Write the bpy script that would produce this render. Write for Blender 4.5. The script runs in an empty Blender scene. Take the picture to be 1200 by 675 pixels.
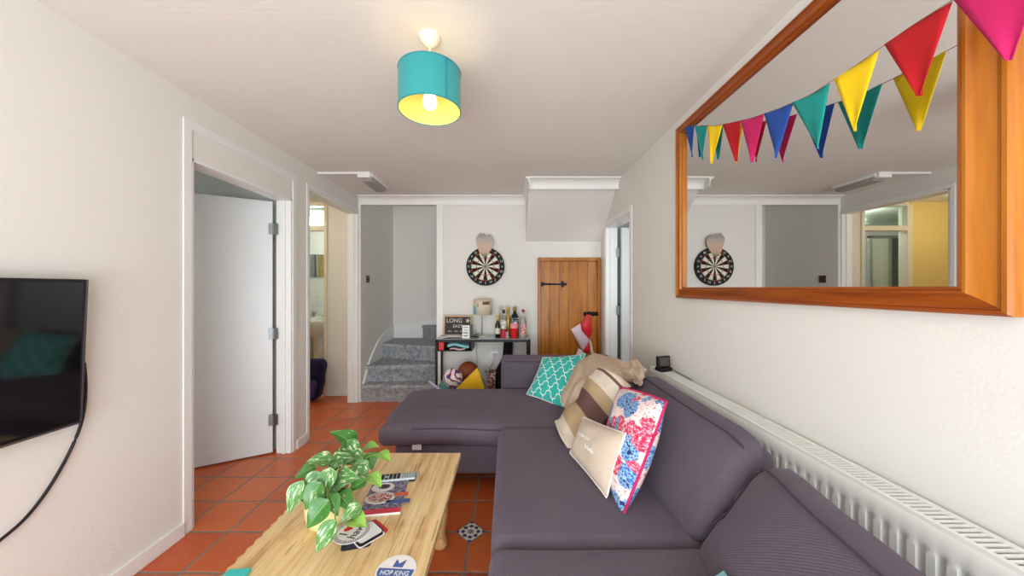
import bpy, bmesh, math, random
from mathutils import Vector, Matrix, noise

random.seed(7)
SC = bpy.context.scene
COL = SC.collection
PI = math.pi

# ------------------------------------------------------------------ camera, world, lights
F, CX, CY, H = 395.0, 595.0, 337.5, 1.35
cam_d = bpy.data.cameras.new('camera')
cam_d.sensor_width = 36
cam_d.lens = F / 1200 * 36
cam_d.shift_x = 5 / 1200
cam_d.clip_start = 0.02
cam = bpy.data.objects.new('camera', cam_d)
COL.objects.link(cam)
cam.location = (0, 0, H)
cam.rotation_euler = (PI / 2, 0, 0)
SC.camera = cam
SC.view_settings.view_transform = 'Standard'
SC.view_settings.look = 'None'
SC.view_settings.gamma = 1
SC.view_settings.use_curve_mapping = False
SC.view_settings.exposure = 0.36

world = bpy.data.worlds.new('world')
SC.world = world
world.use_nodes = True
bg = world.node_tree.nodes['Background']
bg.inputs[0].default_value = (0.75, 0.86, 1.0, 1)
bg.inputs[1].default_value = 1.0


def area(name, loc, rot, sx, sy, power, col):
    d = bpy.data.lights.new(name, 'AREA')
    d.shape = 'RECTANGLE'
    d.size, d.size_y = sx, sy
    d.energy = power
    d.color = col
    o = bpy.data.objects.new(name, d)
    COL.objects.link(o)
    o.location = loc
    o.rotation_euler = rot
    return o


def point(name, loc, power, col, r=0.05):
    d = bpy.data.lights.new(name, 'POINT')
    d.energy = power
    d.color = col
    d.shadow_soft_size = r
    o = bpy.data.objects.new(name, d)
    COL.objects.link(o)
    o.location = loc
    return o


area('window_daylight', (-0.3, -1.5, 1.35), (PI / 2, 0, 0), 2.5, 2.0, 31, (0.87, 0.955, 1.0))
area('ceiling_fill', (-0.3, -1.45, 0.7), (PI / 2 + 0.45, 0, 0), 2.5, 0.9, 58, (0.88, 0.965, 1.0))  # added fill aimed upward to brighten the ceiling
area('side_room_fill', (-3.9, 0.2, 1.5), (PI / 2, 0, -0.5), 1.4, 1.3, 16, (0.9, 0.96, 1.0))  # added fill for the half-open door leaf, no window built there
area('other_room_daylight', (1.75, 2.5, 1.6), (PI / 2, 0, 0), 0.8, 1.0, 7, (0.9, 0.96, 1.0))
point('lobby_lamp', (-3.0, 3.4, 2.2), 11, (1.0, 0.87, 0.62), 0.08)
point('bathroom_lamp', (-2.7, 4.75, 2.28), 13, (0.93, 1.0, 0.97), 0.1)
area('landing_daylight', (-0.9, 4.6, 3.15), (0, 0, 0), 0.8, 0.7, 1.6, (0.95, 0.97, 1.0))


def P(px, py, Y):
    return Vector(((px - CX) * Y / F, Y, H - (py - CY) * Y / F))


def PZ(px, py, Z):
    Y = (H - Z) * F / (py - CY)
    return Vector(((px - CX) * Y / F, Y, Z))


# ------------------------------------------------------------------ materials
def lin(c):
    return tuple(((v / 255) / 12.92 if v / 255 <= 0.04045 else ((v / 255 + 0.055) / 1.055) ** 2.4) for v in c) + (1,)


class NT:
    def __init__(self, m):
        self.t = m.node_tree
        self.bsdf = self.t.nodes['Principled BSDF']

    def n(self, typ, **kw):
        nd = self.t.nodes.new(typ)
        for k, v in kw.items():
            if k.startswith('i_'):
                key = k[2:]
                key = int(key) if key.isdigit() else key.replace('_', ' ')
                self.set(nd.inputs[key], v)
            else:
                setattr(nd, k, v)
        return nd

    def set(self, sock, v):
        if isinstance(v, bpy.types.NodeSocket):
            self.t.links.new(v, sock)
        else:
            sock.default_value = v

    def math(self, op, a, b=0.0, c=0.0):
        nd = self.t.nodes.new('ShaderNodeMath')
        nd.operation = op
        self.set(nd.inputs[0], a)
        self.set(nd.inputs[1], b)
        self.set(nd.inputs[2], c)
        return nd.outputs[0]

    def mix(self, f, a, b):
        nd = self.t.nodes.new('ShaderNodeMix')
        nd.data_type = 'RGBA'
        self.set(nd.inputs[0], f)
        self.set(nd.inputs[6], a)
        self.set(nd.inputs[7], b)
        return nd.outputs[2]

    def coord(self, kind='Object'):
        return self.t.nodes.new('ShaderNodeTexCoord').outputs[kind]

    def sep(self, v):
        nd = self.t.nodes.new('ShaderNodeSeparateXYZ')
        self.set(nd.inputs[0], v)
        return nd.outputs

    def comb(self, x, y, z=0.0):
        nd = self.t.nodes.new('ShaderNodeCombineXYZ')
        self.set(nd.inputs[0], x)
        self.set(nd.inputs[1], y)
        self.set(nd.inputs[2], z)
        return nd.outputs[0]

    def mapping(self, v, scale=(1, 1, 1), loc=(0, 0, 0), rot=(0, 0, 0)):
        nd = self.t.nodes.new('ShaderNodeMapping')
        self.set(nd.inputs[0], v)
        nd.inputs['Scale'].default_value = scale
        nd.inputs['Location'].default_value = loc
        nd.inputs['Rotation'].default_value = rot
        return nd.outputs[0]

    def noise(self, v, scale, detail=3, rough=0.55):
        nd = self.t.nodes.new('ShaderNodeTexNoise')
        self.set(nd.inputs['Vector'], v)
        nd.inputs['Scale'].default_value = scale
        nd.inputs['Detail'].default_value = detail
        nd.inputs['Roughness'].default_value = rough
        return nd.outputs['Fac']

    def voronoi(self, v, scale, out='Distance', feature='F1'):
        nd = self.t.nodes.new('ShaderNodeTexVoronoi')
        nd.feature = feature
        self.set(nd.inputs['Vector'], v)
        nd.inputs['Scale'].default_value = scale
        return nd.outputs[out]

    def ramp(self, f, stops, interp='LINEAR'):
        nd = self.t.nodes.new('ShaderNodeValToRGB')
        cr = nd.color_ramp
        cr.interpolation = interp
        while len(cr.elements) < len(stops):
            cr.elements.new(0.5)
        for e, (p, c) in zip(cr.elements, stops):
            e.position = p
            e.color = c
        self.set(nd.inputs[0], f)
        return nd.outputs[0]

    def bump(self, h, strength=0.3, dist=0.01):
        nd = self.t.nodes.new('ShaderNodeBump')
        nd.inputs['Strength'].default_value = strength
        nd.inputs['Distance'].default_value = dist
        self.set(nd.inputs['Height'], h)
        self.t.links.new(nd.outputs[0], self.bsdf.inputs['Normal'])

    def color(self, c):
        self.set(self.bsdf.inputs['Base Color'], c)

    def rough(self, r):
        self.set(self.bsdf.inputs['Roughness'], r)


def mat(name, col=(200, 200, 200), rough=0.6, metal=0.0, trans=0.0, emit=None, es=1.0, spec=None, coat=0.0, var=0.04):
    m = bpy.data.materials.new(name)
    m.use_nodes = True
    t = NT(m)
    b = t.bsdf
    c = lin(col)
    if var and not trans and not emit:
        nz = t.noise(t.coord(), 9.0, 4)
        d = tuple(x * (1 - var) for x in c[:3]) + (1,)
        u = tuple(min(1, x * (1 + var)) for x in c[:3]) + (1,)
        t.color(t.mix(nz, d, u))
    else:
        t.color(c)
    t.rough(rough)
    b.inputs['Metallic'].default_value = metal
    b.inputs['Transmission Weight'].default_value = trans
    if spec is not None:
        b.inputs['Specular IOR Level'].default_value = spec
    b.inputs['Coat Weight'].default_value = coat
    if emit:
        b.inputs['Emission Color'].default_value = lin(emit)
        b.inputs['Emission Strength'].default_value = es
    m['t'] = 1
    return m


def nmat(name, rough=0.6):
    m = bpy.data.materials.new(name)
    m.use_nodes = True
    t = NT(m)
    t.rough(rough)
    return m, t


def wall_mat(name, col, bump=0.12):
    m, t = nmat(name, 0.75)
    co = t.coord()
    n1 = t.noise(co, 1.3, 3)
    c = lin(col)
    d = tuple(x * 0.965 for x in c[:3]) + (1,)
    t.color(t.mix(n1, d, c))
    t.bump(t.noise(co, 90, 4), bump, 0.004)
    return m


M = {}
M['wall'] = wall_mat('wall_paint', (232, 228, 221))
M['trimw'] = mat('white_gloss_trim', (236, 235, 232), 0.35, var=0.02)
M['coving'] = mat('coving_white', (240, 238, 234), 0.5, var=0.02)
M['doorw'] = mat('white_door_paint', (226, 230, 230), 0.4, var=0.02)
M['green_wall'] = wall_mat('side_room_wall', (190, 196, 188))
M['cream_wall'] = wall_mat('lobby_cream_wall', (232, 206, 132))


def ceiling_mat():
    m, t = nmat('ceiling_brushed_plaster', 0.8)
    co = t.coord()
    c = lin((232, 228, 222))
    d = lin((225, 220, 213))
    t.color(t.mix(t.noise(co, 2.0, 3), d, c))
    a = t.noise(t.mapping(co, (2.2, 26, 1)), 2.0, 4, 0.65)
    b = t.noise(t.mapping(co, (9, 30, 1)), 3.0, 3, 0.6)
    s = t.math('ADD', t.math('POWER', a, 3.0), t.math('MULTIPLY', b, 0.25))
    sm = t.math('ADD', s, t.math('MULTIPLY', t.math('GREATER_THAN', a, 0.69), 0.35))
    t.bump(sm, 0.16, 0.006)
    return m


M['ceiling'] = ceiling_mat()

TS, TX0, TY0 = 0.2686, -0.205, 1.866


def floor_mat():
    m, t = nmat('terracotta_floor_tiles', 0.4)
    co = t.coord()
    wob = t.math('MULTIPLY', t.math('SUBTRACT', t.noise(co, 9, 2), 0.5), 0.018)
    s = t.sep(co)
    u = t.math('DIVIDE', t.math('SUBTRACT', t.math('ADD', s[0], wob), TX0), TS)
    v = t.math('DIVIDE', t.math('SUBTRACT', t.math('ADD', s[1], wob), TY0), TS)
    fu = t.math('ABSOLUTE', t.math('SUBTRACT', t.math('FRACT', u), 0.5))
    fv = t.math('ABSOLUTE', t.math('SUBTRACT', t.math('FRACT', v), 0.5))
    e = t.math('SUBTRACT', 0.5, t.math('MAXIMUM', fu, fv))
    grout = t.math('LESS_THAN', e, 0.026)
    wn = t.n('ShaderNodeTexWhiteNoise', noise_dimensions='2D')
    t.set(wn.inputs['Vector'], t.comb(t.math('FLOOR', u), t.math('FLOOR', v)))
    tile = t.ramp(wn.outputs['Value'], [(0.0, lin((192, 80, 30))), (0.35, lin((206, 98, 42))), (0.7, lin((212, 108, 48))), (1.0, lin((198, 86, 36)))])
    nz = t.noise(co, 14, 5, 0.65)
    tile = t.mix(t.math('MULTIPLY', t.ramp(nz, [(0.45, (0, 0, 0, 1)), (0.75, (1, 1, 1, 1))]), 0.45), tile, lin((204, 120, 80)))
    gr = t.mix(t.noise(co, 30, 3), lin((112, 92, 78)), lin((160, 142, 126)))
    t.color(t.mix(grout, tile, gr))
    t.rough(t.math('ADD', t.math('MULTIPLY', grout, 0.4), t.math('ADD', 0.24, t.math('MULTIPLY', nz, 0.22))))
    h = t.math('MINIMUM', t.math('MULTIPLY', e, 18), 1.0)
    t.bump(t.math('ADD', h, t.math('MULTIPLY', nz, 0.2)), 0.5, 0.005)
    return m


M['floor'] = floor_mat()


def tilew_mat():
    m, t = nmat('white_bathroom_tiles', 0.15)
    s = t.sep(t.coord())
    fu = t.math('FRACT', t.math('DIVIDE', s[0], 0.15))
    fv = t.math('FRACT', t.math('DIVIDE', s[2], 0.15))
    g = t.math('MAXIMUM', t.math('LESS_THAN', fu, 0.03), t.math('LESS_THAN', fv, 0.03))
    g = t.math('MULTIPLY', g, t.math('LESS_THAN', s[2], 1.32))
    t.color(t.mix(g, lin((232, 236, 232)), lin((190, 196, 190))))
    return m


M['btile'] = tilew_mat()


def fabric_mat(name, c1, c2, stripe=0.5, scale=520):
    m, t = nmat(name, 0.95)
    co = t.coord()
    n1 = t.noise(co, 6, 4, 0.6)
    n2 = t.noise(co, 260, 2)
    base = t.mix(n1, lin(c1), lin(c2))
    dk = tuple(x * 0.72 for x in lin(c1)[:3]) + (1,)
    base = t.mix(t.math('MULTIPLY', t.math('GREATER_THAN', n2, 0.56), 0.35), base, dk)
    s = t.sep(co)
    w = t.math('SINE', t.math('MULTIPLY', t.math('ADD', t.math('ADD', s[0], s[1]), s[2]), scale))
    base = t.mix(t.math('MULTIPLY', t.math('GREATER_THAN', w, 0.3), 0.32), base, dk)
    t.color(base)
    t.bsdf.inputs['Sheen Weight'].default_value = 0.25
    t.bsdf.inputs['Sheen Tint'].default_value = lin((190, 175, 200))
    t.bsdf.inputs['Specular IOR Level'].default_value = 0.2
    t.bump(t.math('ADD', n2, t.math('MULTIPLY', w, 0.3)), 0.35, 0.002)
    return m


M['sofa'] = fabric_mat('aubergine_woven_upholstery', (92, 81, 92), (107, 97, 105))
M['pipe'] = mat('dark_piping', (68, 57, 70), 0.9)
M['black'] = mat('black_plastic', (18, 18, 20), 0.4)
M['blackm'] = mat('black_metal', (26, 25, 28), 0.45, 0.5)
M['card0'] = mat('white_care_tag', (232, 232, 232), 0.7)
M['steel'] = mat('brushed_steel', (170, 172, 172), 0.3, 1.0)
M['hinge'] = mat('dull_hinge_steel', (120, 122, 122), 0.4, 0.9)
M['iron'] = mat('black_iron', (22, 20, 20), 0.5, 0.6)


def pine_mat(name, c1, c2, c3, axis=1, scale=1.0, rough=0.4, planks=0.0, knots=True):
    m, t = nmat(name, rough)
    co = t.coord()
    sc = [14 * scale] * 3
    sc[axis] = 1.1 * scale
    v = t.mapping(co, tuple(sc))
    w = t.noise(co, 1.6, 2)
    g = t.noise(v, 2.4, 5, 0.6)
    vv = [60 * scale] * 3
    vv[axis] = 2 * scale
    g2 = t.noise(t.mapping(co, tuple(vv)), 2.0, 3, 0.6)
    c = t.ramp(g, [(0.3, lin(c1)), (0.5, lin(c2)), (0.72, lin(c3))])
    c = t.mix(t.math('MULTIPLY', t.ramp(g2, [(0.5, (0, 0, 0, 1)), (0.7, (1, 1, 1, 1))]), 0.35), c, lin(c1))
    if knots:
        kk = [3.2 * scale] * 3
        kk[axis] = 1.3 * scale
        k = t.voronoi(t.mapping(co, tuple(kk)), 2.0)
        c = t.mix(t.math('MULTIPLY', t.math('LESS_THAN', k, 0.085), 0.75), c, tuple(x * 0.35 for x in lin(c1)[:3]) + (1,))
    if planks:
        cr = t.noise(t.mapping(co, (70, 3.5, 1)), 1.0, 2, 0.6)
        ms = t.noise(co, 3.0, 2)
        c = t.mix(t.math('MULTIPLY', t.math('MULTIPLY', t.math('GREATER_THAN', cr, 0.62), t.math('GREATER_THAN', ms, 0.47)), 0.5), c, lin((136, 92, 50)))
        kn = t.noise(t.mapping(co, (9, 5, 1)), 1.3, 3, 0.6)
        c = t.mix(t.math('MULTIPLY', t.ramp(kn, [(0.6, (0, 0, 0, 1)), (0.74, (1, 1, 1, 1))]), 0.45), c, lin((186, 130, 72)))
        s = t.sep(co)
        pa = s[0]
        f = t.math('FRACT', t.math('DIVIDE', pa, planks))
        ln = t.math('LESS_THAN', t.math('ABSOLUTE', t.math('SUBTRACT', f, 0.5)), 0.012)
        c = t.mix(t.math('MULTIPLY', ln, 0.3), c, tuple(x * 0.4 for x in lin(c1)[:3]) + (1,))
    t.color(c)
    t.bump(g2, 0.12, 0.002)
    return m


M['tablewood'] = pine_mat('pale_pine_table', (200, 158, 102), (228, 196, 142), (238, 212, 164), 1, 0.8, 0.5, planks=0.152)
M['legwood'] = pine_mat('pine_leg', (176, 128, 74), (212, 168, 108), (226, 188, 132), 2, 1.5, 0.5, knots=False)
M['frameY_shaded'] = pine_mat('orange_varnished_pine_shaded', (122, 52, 10), (152, 72, 14), (168, 88, 20), 1, 0.9, 0.3)  # mirror rails: their shade is put into a darker, redder pine colour
M['frameZ_lit'] = pine_mat('orange_varnished_pine_lit', (152, 82, 12), (180, 106, 20), (190, 118, 28), 2, 0.9, 0.3)  # same pine for the uprights, in its lit tone
M['pinedoor'] = pine_mat('varnished_pine_boards', (138, 76, 8), (180, 108, 14), (198, 126, 28), 2, 1.0, 0.35)
M['mirror'] = mat('silver_mirror', (232, 232, 230), 0.0, 1.0, var=0)


def carpet_mat():
    m, t = nmat('grey_stair_carpet', 1.0)
    co = t.coord()
    a = t.noise(co, 22, 4, 0.7)
    b = t.noise(co, 150, 2, 0.7)
    f = t.math('ADD', t.math('MULTIPLY', a, 0.55), t.math('MULTIPLY', b, 0.45))
    t.color(t.ramp(f, [(0.38, lin((112, 120, 132))), (0.5, lin((170, 173, 178))), (0.62, lin((202, 203, 204)))]))
    t.bsdf.inputs['Specular IOR Level'].default_value = 0.1
    t.bump(b, 0.8, 0.008)
    return m


M['carpet'] = carpet_mat()


# ------------------------------------------------------------------ mesh builder
class MB:
    def __init__(self):
        self.v, self.f, self.mi, self.uv = [], [], [], {}

    def add(self, vs, fs, mi=0, uvs=None):
        o = len(self.v)
        self.v += [Vector(p) for p in vs]
        self.f += [tuple(i + o for i in f) for f in fs]
        self.mi += [mi] * len(fs) if isinstance(mi, int) else list(mi)
        if uvs:
            for i, w in enumerate(uvs):
                self.uv[o + i] = w
        return self

    def box(self, x0, x1, y0, y1, z0, z1, mi=0, mtx=None):
        vs = [Vector((x, y, z)) for z in (z0, z1) for y in (y0, y1) for x in (x0, x1)]
        if mtx:
            vs = [mtx @ p for p in vs]
        return self.add(vs, [(0, 2, 3, 1), (4, 5, 7, 6), (0, 1, 5, 4), (2, 6, 7, 3), (0, 4, 6, 2), (1, 3, 7, 5)], mi)

    def prism(self, pts, axis, a0, a1, mi=0):
        """closed 2D outline swept along an axis"""
        def mk(p, a):
            return {'x': (a, p[0], p[1]), 'y': (p[0], a, p[1]), 'z': (p[0], p[1], a)}[axis]
        n = len(pts)
        vs = [mk(p, a0) for p in pts] + [mk(p, a1) for p in pts]
        fs = [tuple(range(n))[::-1], tuple(range(n, 2 * n))]
        fs += [(i, (i + 1) % n, n + (i + 1) % n, n + i) for i in range(n)]
        return self.add(vs, fs, mi)

    def lathe(self, prof, c=(0, 0, 0), n=24, mi=0, mtx=None, cap=True):
        c = Vector(c)
        vs = []
        for r, z in prof:
            for k in range(n):
                a = 2 * PI * k / n
                p = Vector((r * math.cos(a), r * math.sin(a), z))
                vs.append(c + (mtx @ p if mtx else p))
        fs = []
        for j in range(len(prof) - 1):
            for k in range(n):
                fs.append((j * n + k, j * n + (k + 1) % n, (j + 1) * n + (k + 1) % n, (j + 1) * n + k))
        if cap:
            if prof[0][0] > 1e-5:
                fs.append(tuple(range(n))[::-1])
            if prof[-1][0] > 1e-5:
                fs.append(tuple((len(prof) - 1) * n + k for k in range(n)))
        return self.add(vs, fs, mi)

    def tube(self, path, r, n=8, mi=0, closed=False):
        path = [Vector(p) for p in path]
        m = len(path)
        vs, fs = [], []
        up = Vector((0, 0, 1))
        for i, p in enumerate(path):
            a = path[(i - 1) % m] if closed else path[max(i - 1, 0)]
            b = path[(i + 1) % m] if closed else path[min(i + 1, m - 1)]
            d = (b - a).normalized()
            if abs(d.dot(up)) > 0.95:
                s = d.cross(Vector((1, 0, 0))).normalized()
            else:
                s = d.cross(up).normalized()
            w = s.cross(d)
            rr = r[i] if isinstance(r, (list, tuple)) else r
            for k in range(n):
                t = 2 * PI * k / n
                vs.append(p + (s * math.cos(t) + w * math.sin(t)) * rr)
        for i in range(m if closed else m - 1):
            j = (i + 1) % m
            for k in range(n):
                fs.append((i * n + k, i * n + (k + 1) % n, j * n + (k + 1) % n, j * n + k))
        if not closed:
            fs.append(tuple(range(n))[::-1])
            fs.append(tuple((m - 1) * n + k for k in range(n)))
        return self.add(vs, fs, mi)

    def grid(self, rows, mi=0, uv=True):
        """rows: list of lists of points"""
        a, b = len(rows), len(rows[0])
        vs = [p for r in rows for p in r]
        fs = [(i * b + j, i * b + j + 1, (i + 1) * b + j + 1, (i + 1) * b + j) for i in range(a - 1) for j in range(b - 1)]
        uvs = [(j / (b - 1), i / (a - 1)) for i in range(a) for j in range(b)] if uv else None
        return self.add(vs, fs, mi, uvs)

    def softbox(self, b, r, fn=None, k=4, m=8, mi=0):
        x0, x1, y0, y1, z0, z1 = b
        h = ((x1 - x0) / 2, (y1 - y0) / 2, (z1 - z0) / 2)
        c = Vector(((x0 + x1) / 2, (y0 + y1) / 2, (z0 + z1) / 2))
        rr = [min(r, hh * 0.999) for hh in h]
        r = min(rr)

        def ticks(hh):
            i = hh - r
            e = [r * math.tan(PI / 4 * q / k) for q in range(k + 1)]
            t = [-i - v for v in e[::-1]]
            if i > 1e-4:
                t += [-i + 2 * i * q / m for q in range(1, m)]
                t += [i + v for v in e]
            else:
                t += e[1:]
            return t
        T = [ticks(hh) for hh in h]
        for ax in range(3):
            u, w = (ax + 1) % 3, (ax + 2) % 3
            for sg in (-1, 1):
                rows = []
                for a in T[u]:
                    row = []
                    for d in T[w]:
                        p = [0, 0, 0]
                        p[ax], p[u], p[w] = sg * h[ax], a, d
                        q = Vector([max(-h[i] + r, min(h[i] - r, p[i])) for i in range(3)])
                        dv = Vector(p) - q
                        pt = q + dv.normalized() * r if dv.length > 1e-9 else q
                        nrm = [pt[i] / h[i] for i in range(3)]
                        pt = pt + c
                        if fn:
                            pt = fn(pt, nrm)
                        row.append(pt)
                    rows.append(row)
                if sg > 0:
                    rows = rows[::-1]
                self.grid(rows, mi, uv=False)
        return self

    def build(self, name, mats, parent=None, smooth=35, weld=False, bevel=0.0, solid=0.0, sub=0, base=None):
        me = bpy.data.meshes.new(name)
        if parent is not None:
            org = parent_origin(parent)
        elif base is not None:
            org = Vector(base)
        else:
            xs = [p.x for p in self.v]
            ys = [p.y for p in self.v]
            org = Vector(((min(xs) + max(xs)) / 2, (min(ys) + max(ys)) / 2, min(p.z for p in self.v)))
        me.from_pydata([p - org for p in self.v], [], self.f)
        if not isinstance(mats, (list, tuple)):
            mats = [mats]
        for m in mats:
            me.materials.append(m)
        me.polygons.foreach_set('material_index', self.mi)
        if self.uv:
            ul = me.uv_layers.new(name='uv')
            for lp in me.loops:
                ul.data[lp.index].uv = self.uv.get(lp.vertex_index, (0, 0))
        if weld:
            bm = bmesh.new()
            bm.from_mesh(me)
            bmesh.ops.remove_doubles(bm, verts=bm.verts, dist=1e-5)
            bmesh.ops.recalc_face_normals(bm, faces=bm.faces)
            bm.to_mesh(me)
            bm.free()
        if bevel:
            bm = bmesh.new()
            bm.from_mesh(me)
            es = [e for e in bm.edges if len(e.link_faces) == 2 and e.calc_face_angle(0) > 0.6]
            bmesh.ops.bevel(bm, geom=es, offset=bevel, segments=2, profile=0.7, affect='EDGES')
            bm.to_mesh(me)
            bm.free()
        if smooth:
            for p in me.polygons:
                p.use_smooth = True
            me.set_sharp_from_angle(angle=math.radians(smooth))
        me.update()
        o = bpy.data.objects.new(name, me)
        COL.objects.link(o)
        if parent is not None:
            o.parent = parent
            o['_o'] = 1
            ORG[o.name] = org
        else:
            o.location = org
            ORG[o.name] = org
        if solid:
            md = o.modifiers.new('solidify', 'SOLIDIFY')
            md.thickness = solid
            md.offset = -1
        if sub:
            md = o.modifiers.new('subsurf', 'SUBSURF')
            md.levels = md.render_levels = sub
        if '_o' in o:
            del o['_o']
        return o


ORG = {}


def parent_origin(p):
    return ORG[p.name]


def thing(name, loc, label, cat, group=None):
    o = bpy.data.objects.new(name, None)
    o.empty_display_size = 0.1
    COL.objects.link(o)
    o.location = loc
    ORG[o.name] = Vector(loc)
    return tag(o, label, cat, group)


def tag(o, label, cat, group=None):
    o['label'] = label
    o['category'] = cat
    if group:
        o['group'] = group
    return o


def struct(o):
    o['kind'] = 'structure'
    return o


def text_geo(body, size, ext=0.0006):
    cu = bpy.data.curves.new('t', 'FONT')
    cu.body = body
    cu.size = size
    cu.extrude = ext
    cu.align_x = 'CENTER'
    cu.align_y = 'CENTER'
    cu.resolution_u = 3
    ob = bpy.data.objects.new('t', cu)
    COL.objects.link(ob)
    dg = bpy.context.evaluated_depsgraph_get()
    me = bpy.data.meshes.new_from_object(ob.evaluated_get(dg))
    vs = [v.co.copy() for v in me.vertices]
    fs = [tuple(p.vertices) for p in me.polygons]
    bpy.data.objects.remove(ob)
    bpy.data.curves.remove(cu)
    bpy.data.meshes.remove(me)
    return vs, fs


def frame_mtx(o, x, y):
    x = Vector(x).normalized()
    y = Vector(y)
    z = x.cross(y).normalized()
    y = z.cross(x)
    m = Matrix((x, y, z)).transposed().to_4x4()
    m.translation = Vector(o)
    return m


def add_text(mb, body, size, mtx, mi=0, sx=1.0):
    vs, fs = text_geo(body, size)
    mb.add([mtx @ Vector((v.x * sx, v.y, v.z)) for v in vs], fs, mi)


def disc(mb, mtx, r, h0, h1, n=40, mi=0, pts=None):
    pts = pts or [(r * math.cos(2 * PI * k / n), r * math.sin(2 * PI * k / n)) for k in range(n)]
    n = len(pts)
    vs = [mtx @ Vector((a, b, h0)) for a, b in pts] + [mtx @ Vector((a, b, h1)) for a, b in pts]
    fs = [tuple(range(n))[::-1], tuple(range(n, 2 * n))] + [(i, (i + 1) % n, n + (i + 1) % n, n + i) for i in range(n)]
    mb.add(vs, fs, mi)


def catmull(pts, n):
    out = []
    m = len(pts)
    for i in range(m - 1):
        p0, p1, p2, p3 = pts[max(i - 1, 0)], pts[i], pts[i + 1], pts[min(i + 2, m - 1)]
        for k in range(n):
            t = k / n
            out.append(0.5 * ((2 * p1) + (p2 - p0) * t + (2 * p0 - 5 * p1 + 4 * p2 - p3) * t * t + (3 * p1 - p0 - 3 * p2 + p3) * t ** 3))
    out.append(pts[-1].copy())
    return out


# ------------------------------------------------------------------ the room shell
CEIL = 2.43
XL, XR, YB, YN = -1.77, 1.10, 4.0, -1.6
XS = -1.74      # stairwell side

m = MB()
m.box(-4.4, 3.0, YN - 0.1, 6.0, -0.1, 0)
struct(m.build('floor', M['floor'], smooth=0, base=(0, 0, 0)))
m = MB()
m.box(XL - 0.12, XR + 0.13, YN - 0.1, YB + 0.1, CEIL, CEIL + 0.1)
struct(m.build('ceiling', M['ceiling'], smooth=0, base=(0, 0, 0)))

# left wall: two doorways
m = MB()
a, b = XL - 0.12, XL
m.box(a, b, YN, 1.885, 0, CEIL)
m.box(a, b, 1.885, 2.77, 2.08, CEIL)
m.box(a, b, 2.77, 3.0, 0, CEIL)
m.box(a, b, 3.0, 3.99, 2.24, CEIL)
m.box(a, XS, 3.99, 5.22, 0, 3.3)
struct(m.build('wall_left', M['wall'], smooth=0, base=(0, 0, 0)))

# right wall: one doorway
m = MB()
a, b = XR, XR + 0.13
m.box(a, b, YN, 3.03, 0, CEIL)
m.box(a, b, 3.03, 3.80, 2.04, CEIL)
m.box(a, b, 3.80, YB, 0, CEIL)
struct(m.build('wall_right', M['wall'], smooth=0, base=(0, 0, 0)))

# far wall with stair opening on its left and a low doorway
m = MB()
m.box(-0.84, 0.354, YB, YB + 0.1, 0, CEIL)
m.box(0.354, 1.10, YB, YB + 0.1, 1.71, CEIL)
m.box(1.075, XR + 0.13, YB, YB + 0.1, 0, 1.71)
m.box(XS, -0.84, YB, YB + 0.1, CEIL - 0.085, CEIL)
m.box(0.30, 1.2, YB + 0.1, YB + 0.14, 0, 1.8)
struct(m.build('wall_far', M['wall'], smooth=0, base=(0, 0, 0)))

# stairwell
m = MB()
m.box(-1.86, 0.4, 5.12, 5.22, 0, 3.3)
m.box(0.3, 0.4, 4.1, 5.12, 0, 3.3)
m.box(-1.86, 0.4, YB + 0.1, YB + 0.14, CEIL + 0.1, 3.3)
m.box(-1.86, 0.4, 4.0, 5.22, 3.3, 3.4)
struct(m.build('wall_stairwell', M['wall'], smooth=0, base=(0, 0, 0)))

# wall behind the viewpoint, with a wide window
m = MB()
m.box(XL - 0.12, -1.6, YN - 0.1, YN, 0, CEIL)
m.box(1.0, XR + 0.13, YN - 0.1, YN, 0, CEIL)
m.box(-1.6, 1.0, YN - 0.1, YN, 2.3, CEIL)
m.box(-1.6, 1.0, YN - 0.1, YN, 0, 0.25)
struct(m.build('wall_near', M['wall'], smooth=0, base=(0, 0, 0)))

# side room beyond the near left door
m = MB()
m.box(-4.4, -1.89, 2.83, 2.93, 0, CEIL)
m.box(-4.4, -4.3, -0.6, 2.83, 0, CEIL)
m.box(-4.4, -1.89, -0.7, -0.6, 0, CEIL)
struct(m.build('wall_side_room', M['green_wall'], smooth=0, base=(0, 0, 0)))
m = MB()
m.box(-4.4, -1.89, -0.7, 2.93, CEIL, CEIL + 0.1)
m.box(-4.4, -1.8, 2.93, 6.0, CEIL, CEIL + 0.1)
m.box(1.23, 3.0, 2.3, 4.4, CEIL, CEIL + 0.1)
struct(m.build('ceiling_side_rooms', M['ceiling'], smooth=0, base=(0, 0, 0)))
# lobby and bathroom
m = MB()
m.box(-2.27, -1.86, 4.23, 4.30, 0, CEIL)
m.box(-2.83, -2.27, 4.23, 4.30, 2.40, CEIL)
struct(m.build('wall_lobby', M['wall'], smooth=0, base=(0, 0, 0)))
m = MB()
m.box(-4.4, -2.90, 4.23, 4.30, 0, CEIL)
m.box(-4.4, -4.3, 2.93, 4.23, 0, CEIL)
struct(m.build('wall_lobby_side', M['cream_wall'], smooth=0, base=(0, 0, 0)))
m = MB()
m.box(-4.4, -1.86, 5.55, 5.65, 0, CEIL)
m.box(-4.4, -4.3, 4.3, 5.55, 0, CEIL)
m.box(-1.96, -1.86, 4.3, 5.55, 0, CEIL)
struct(m.build('wall_bathroom', M['btile'], smooth=0, base=(0, 0, 0)))
# room beyond the right door
m = MB()
m.box(1.23, 3.0, 4.0, 4.1, 0, CEIL)
m.box(2.9, 3.0, 2.3, 4.0, 0, CEIL)
m.box(1.23, 3.0, 2.2, 2.3, 0, CEIL)
struct(m.build('wall_other_room', M['green_wall'], smooth=0, base=(0, 0, 0)))

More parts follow.
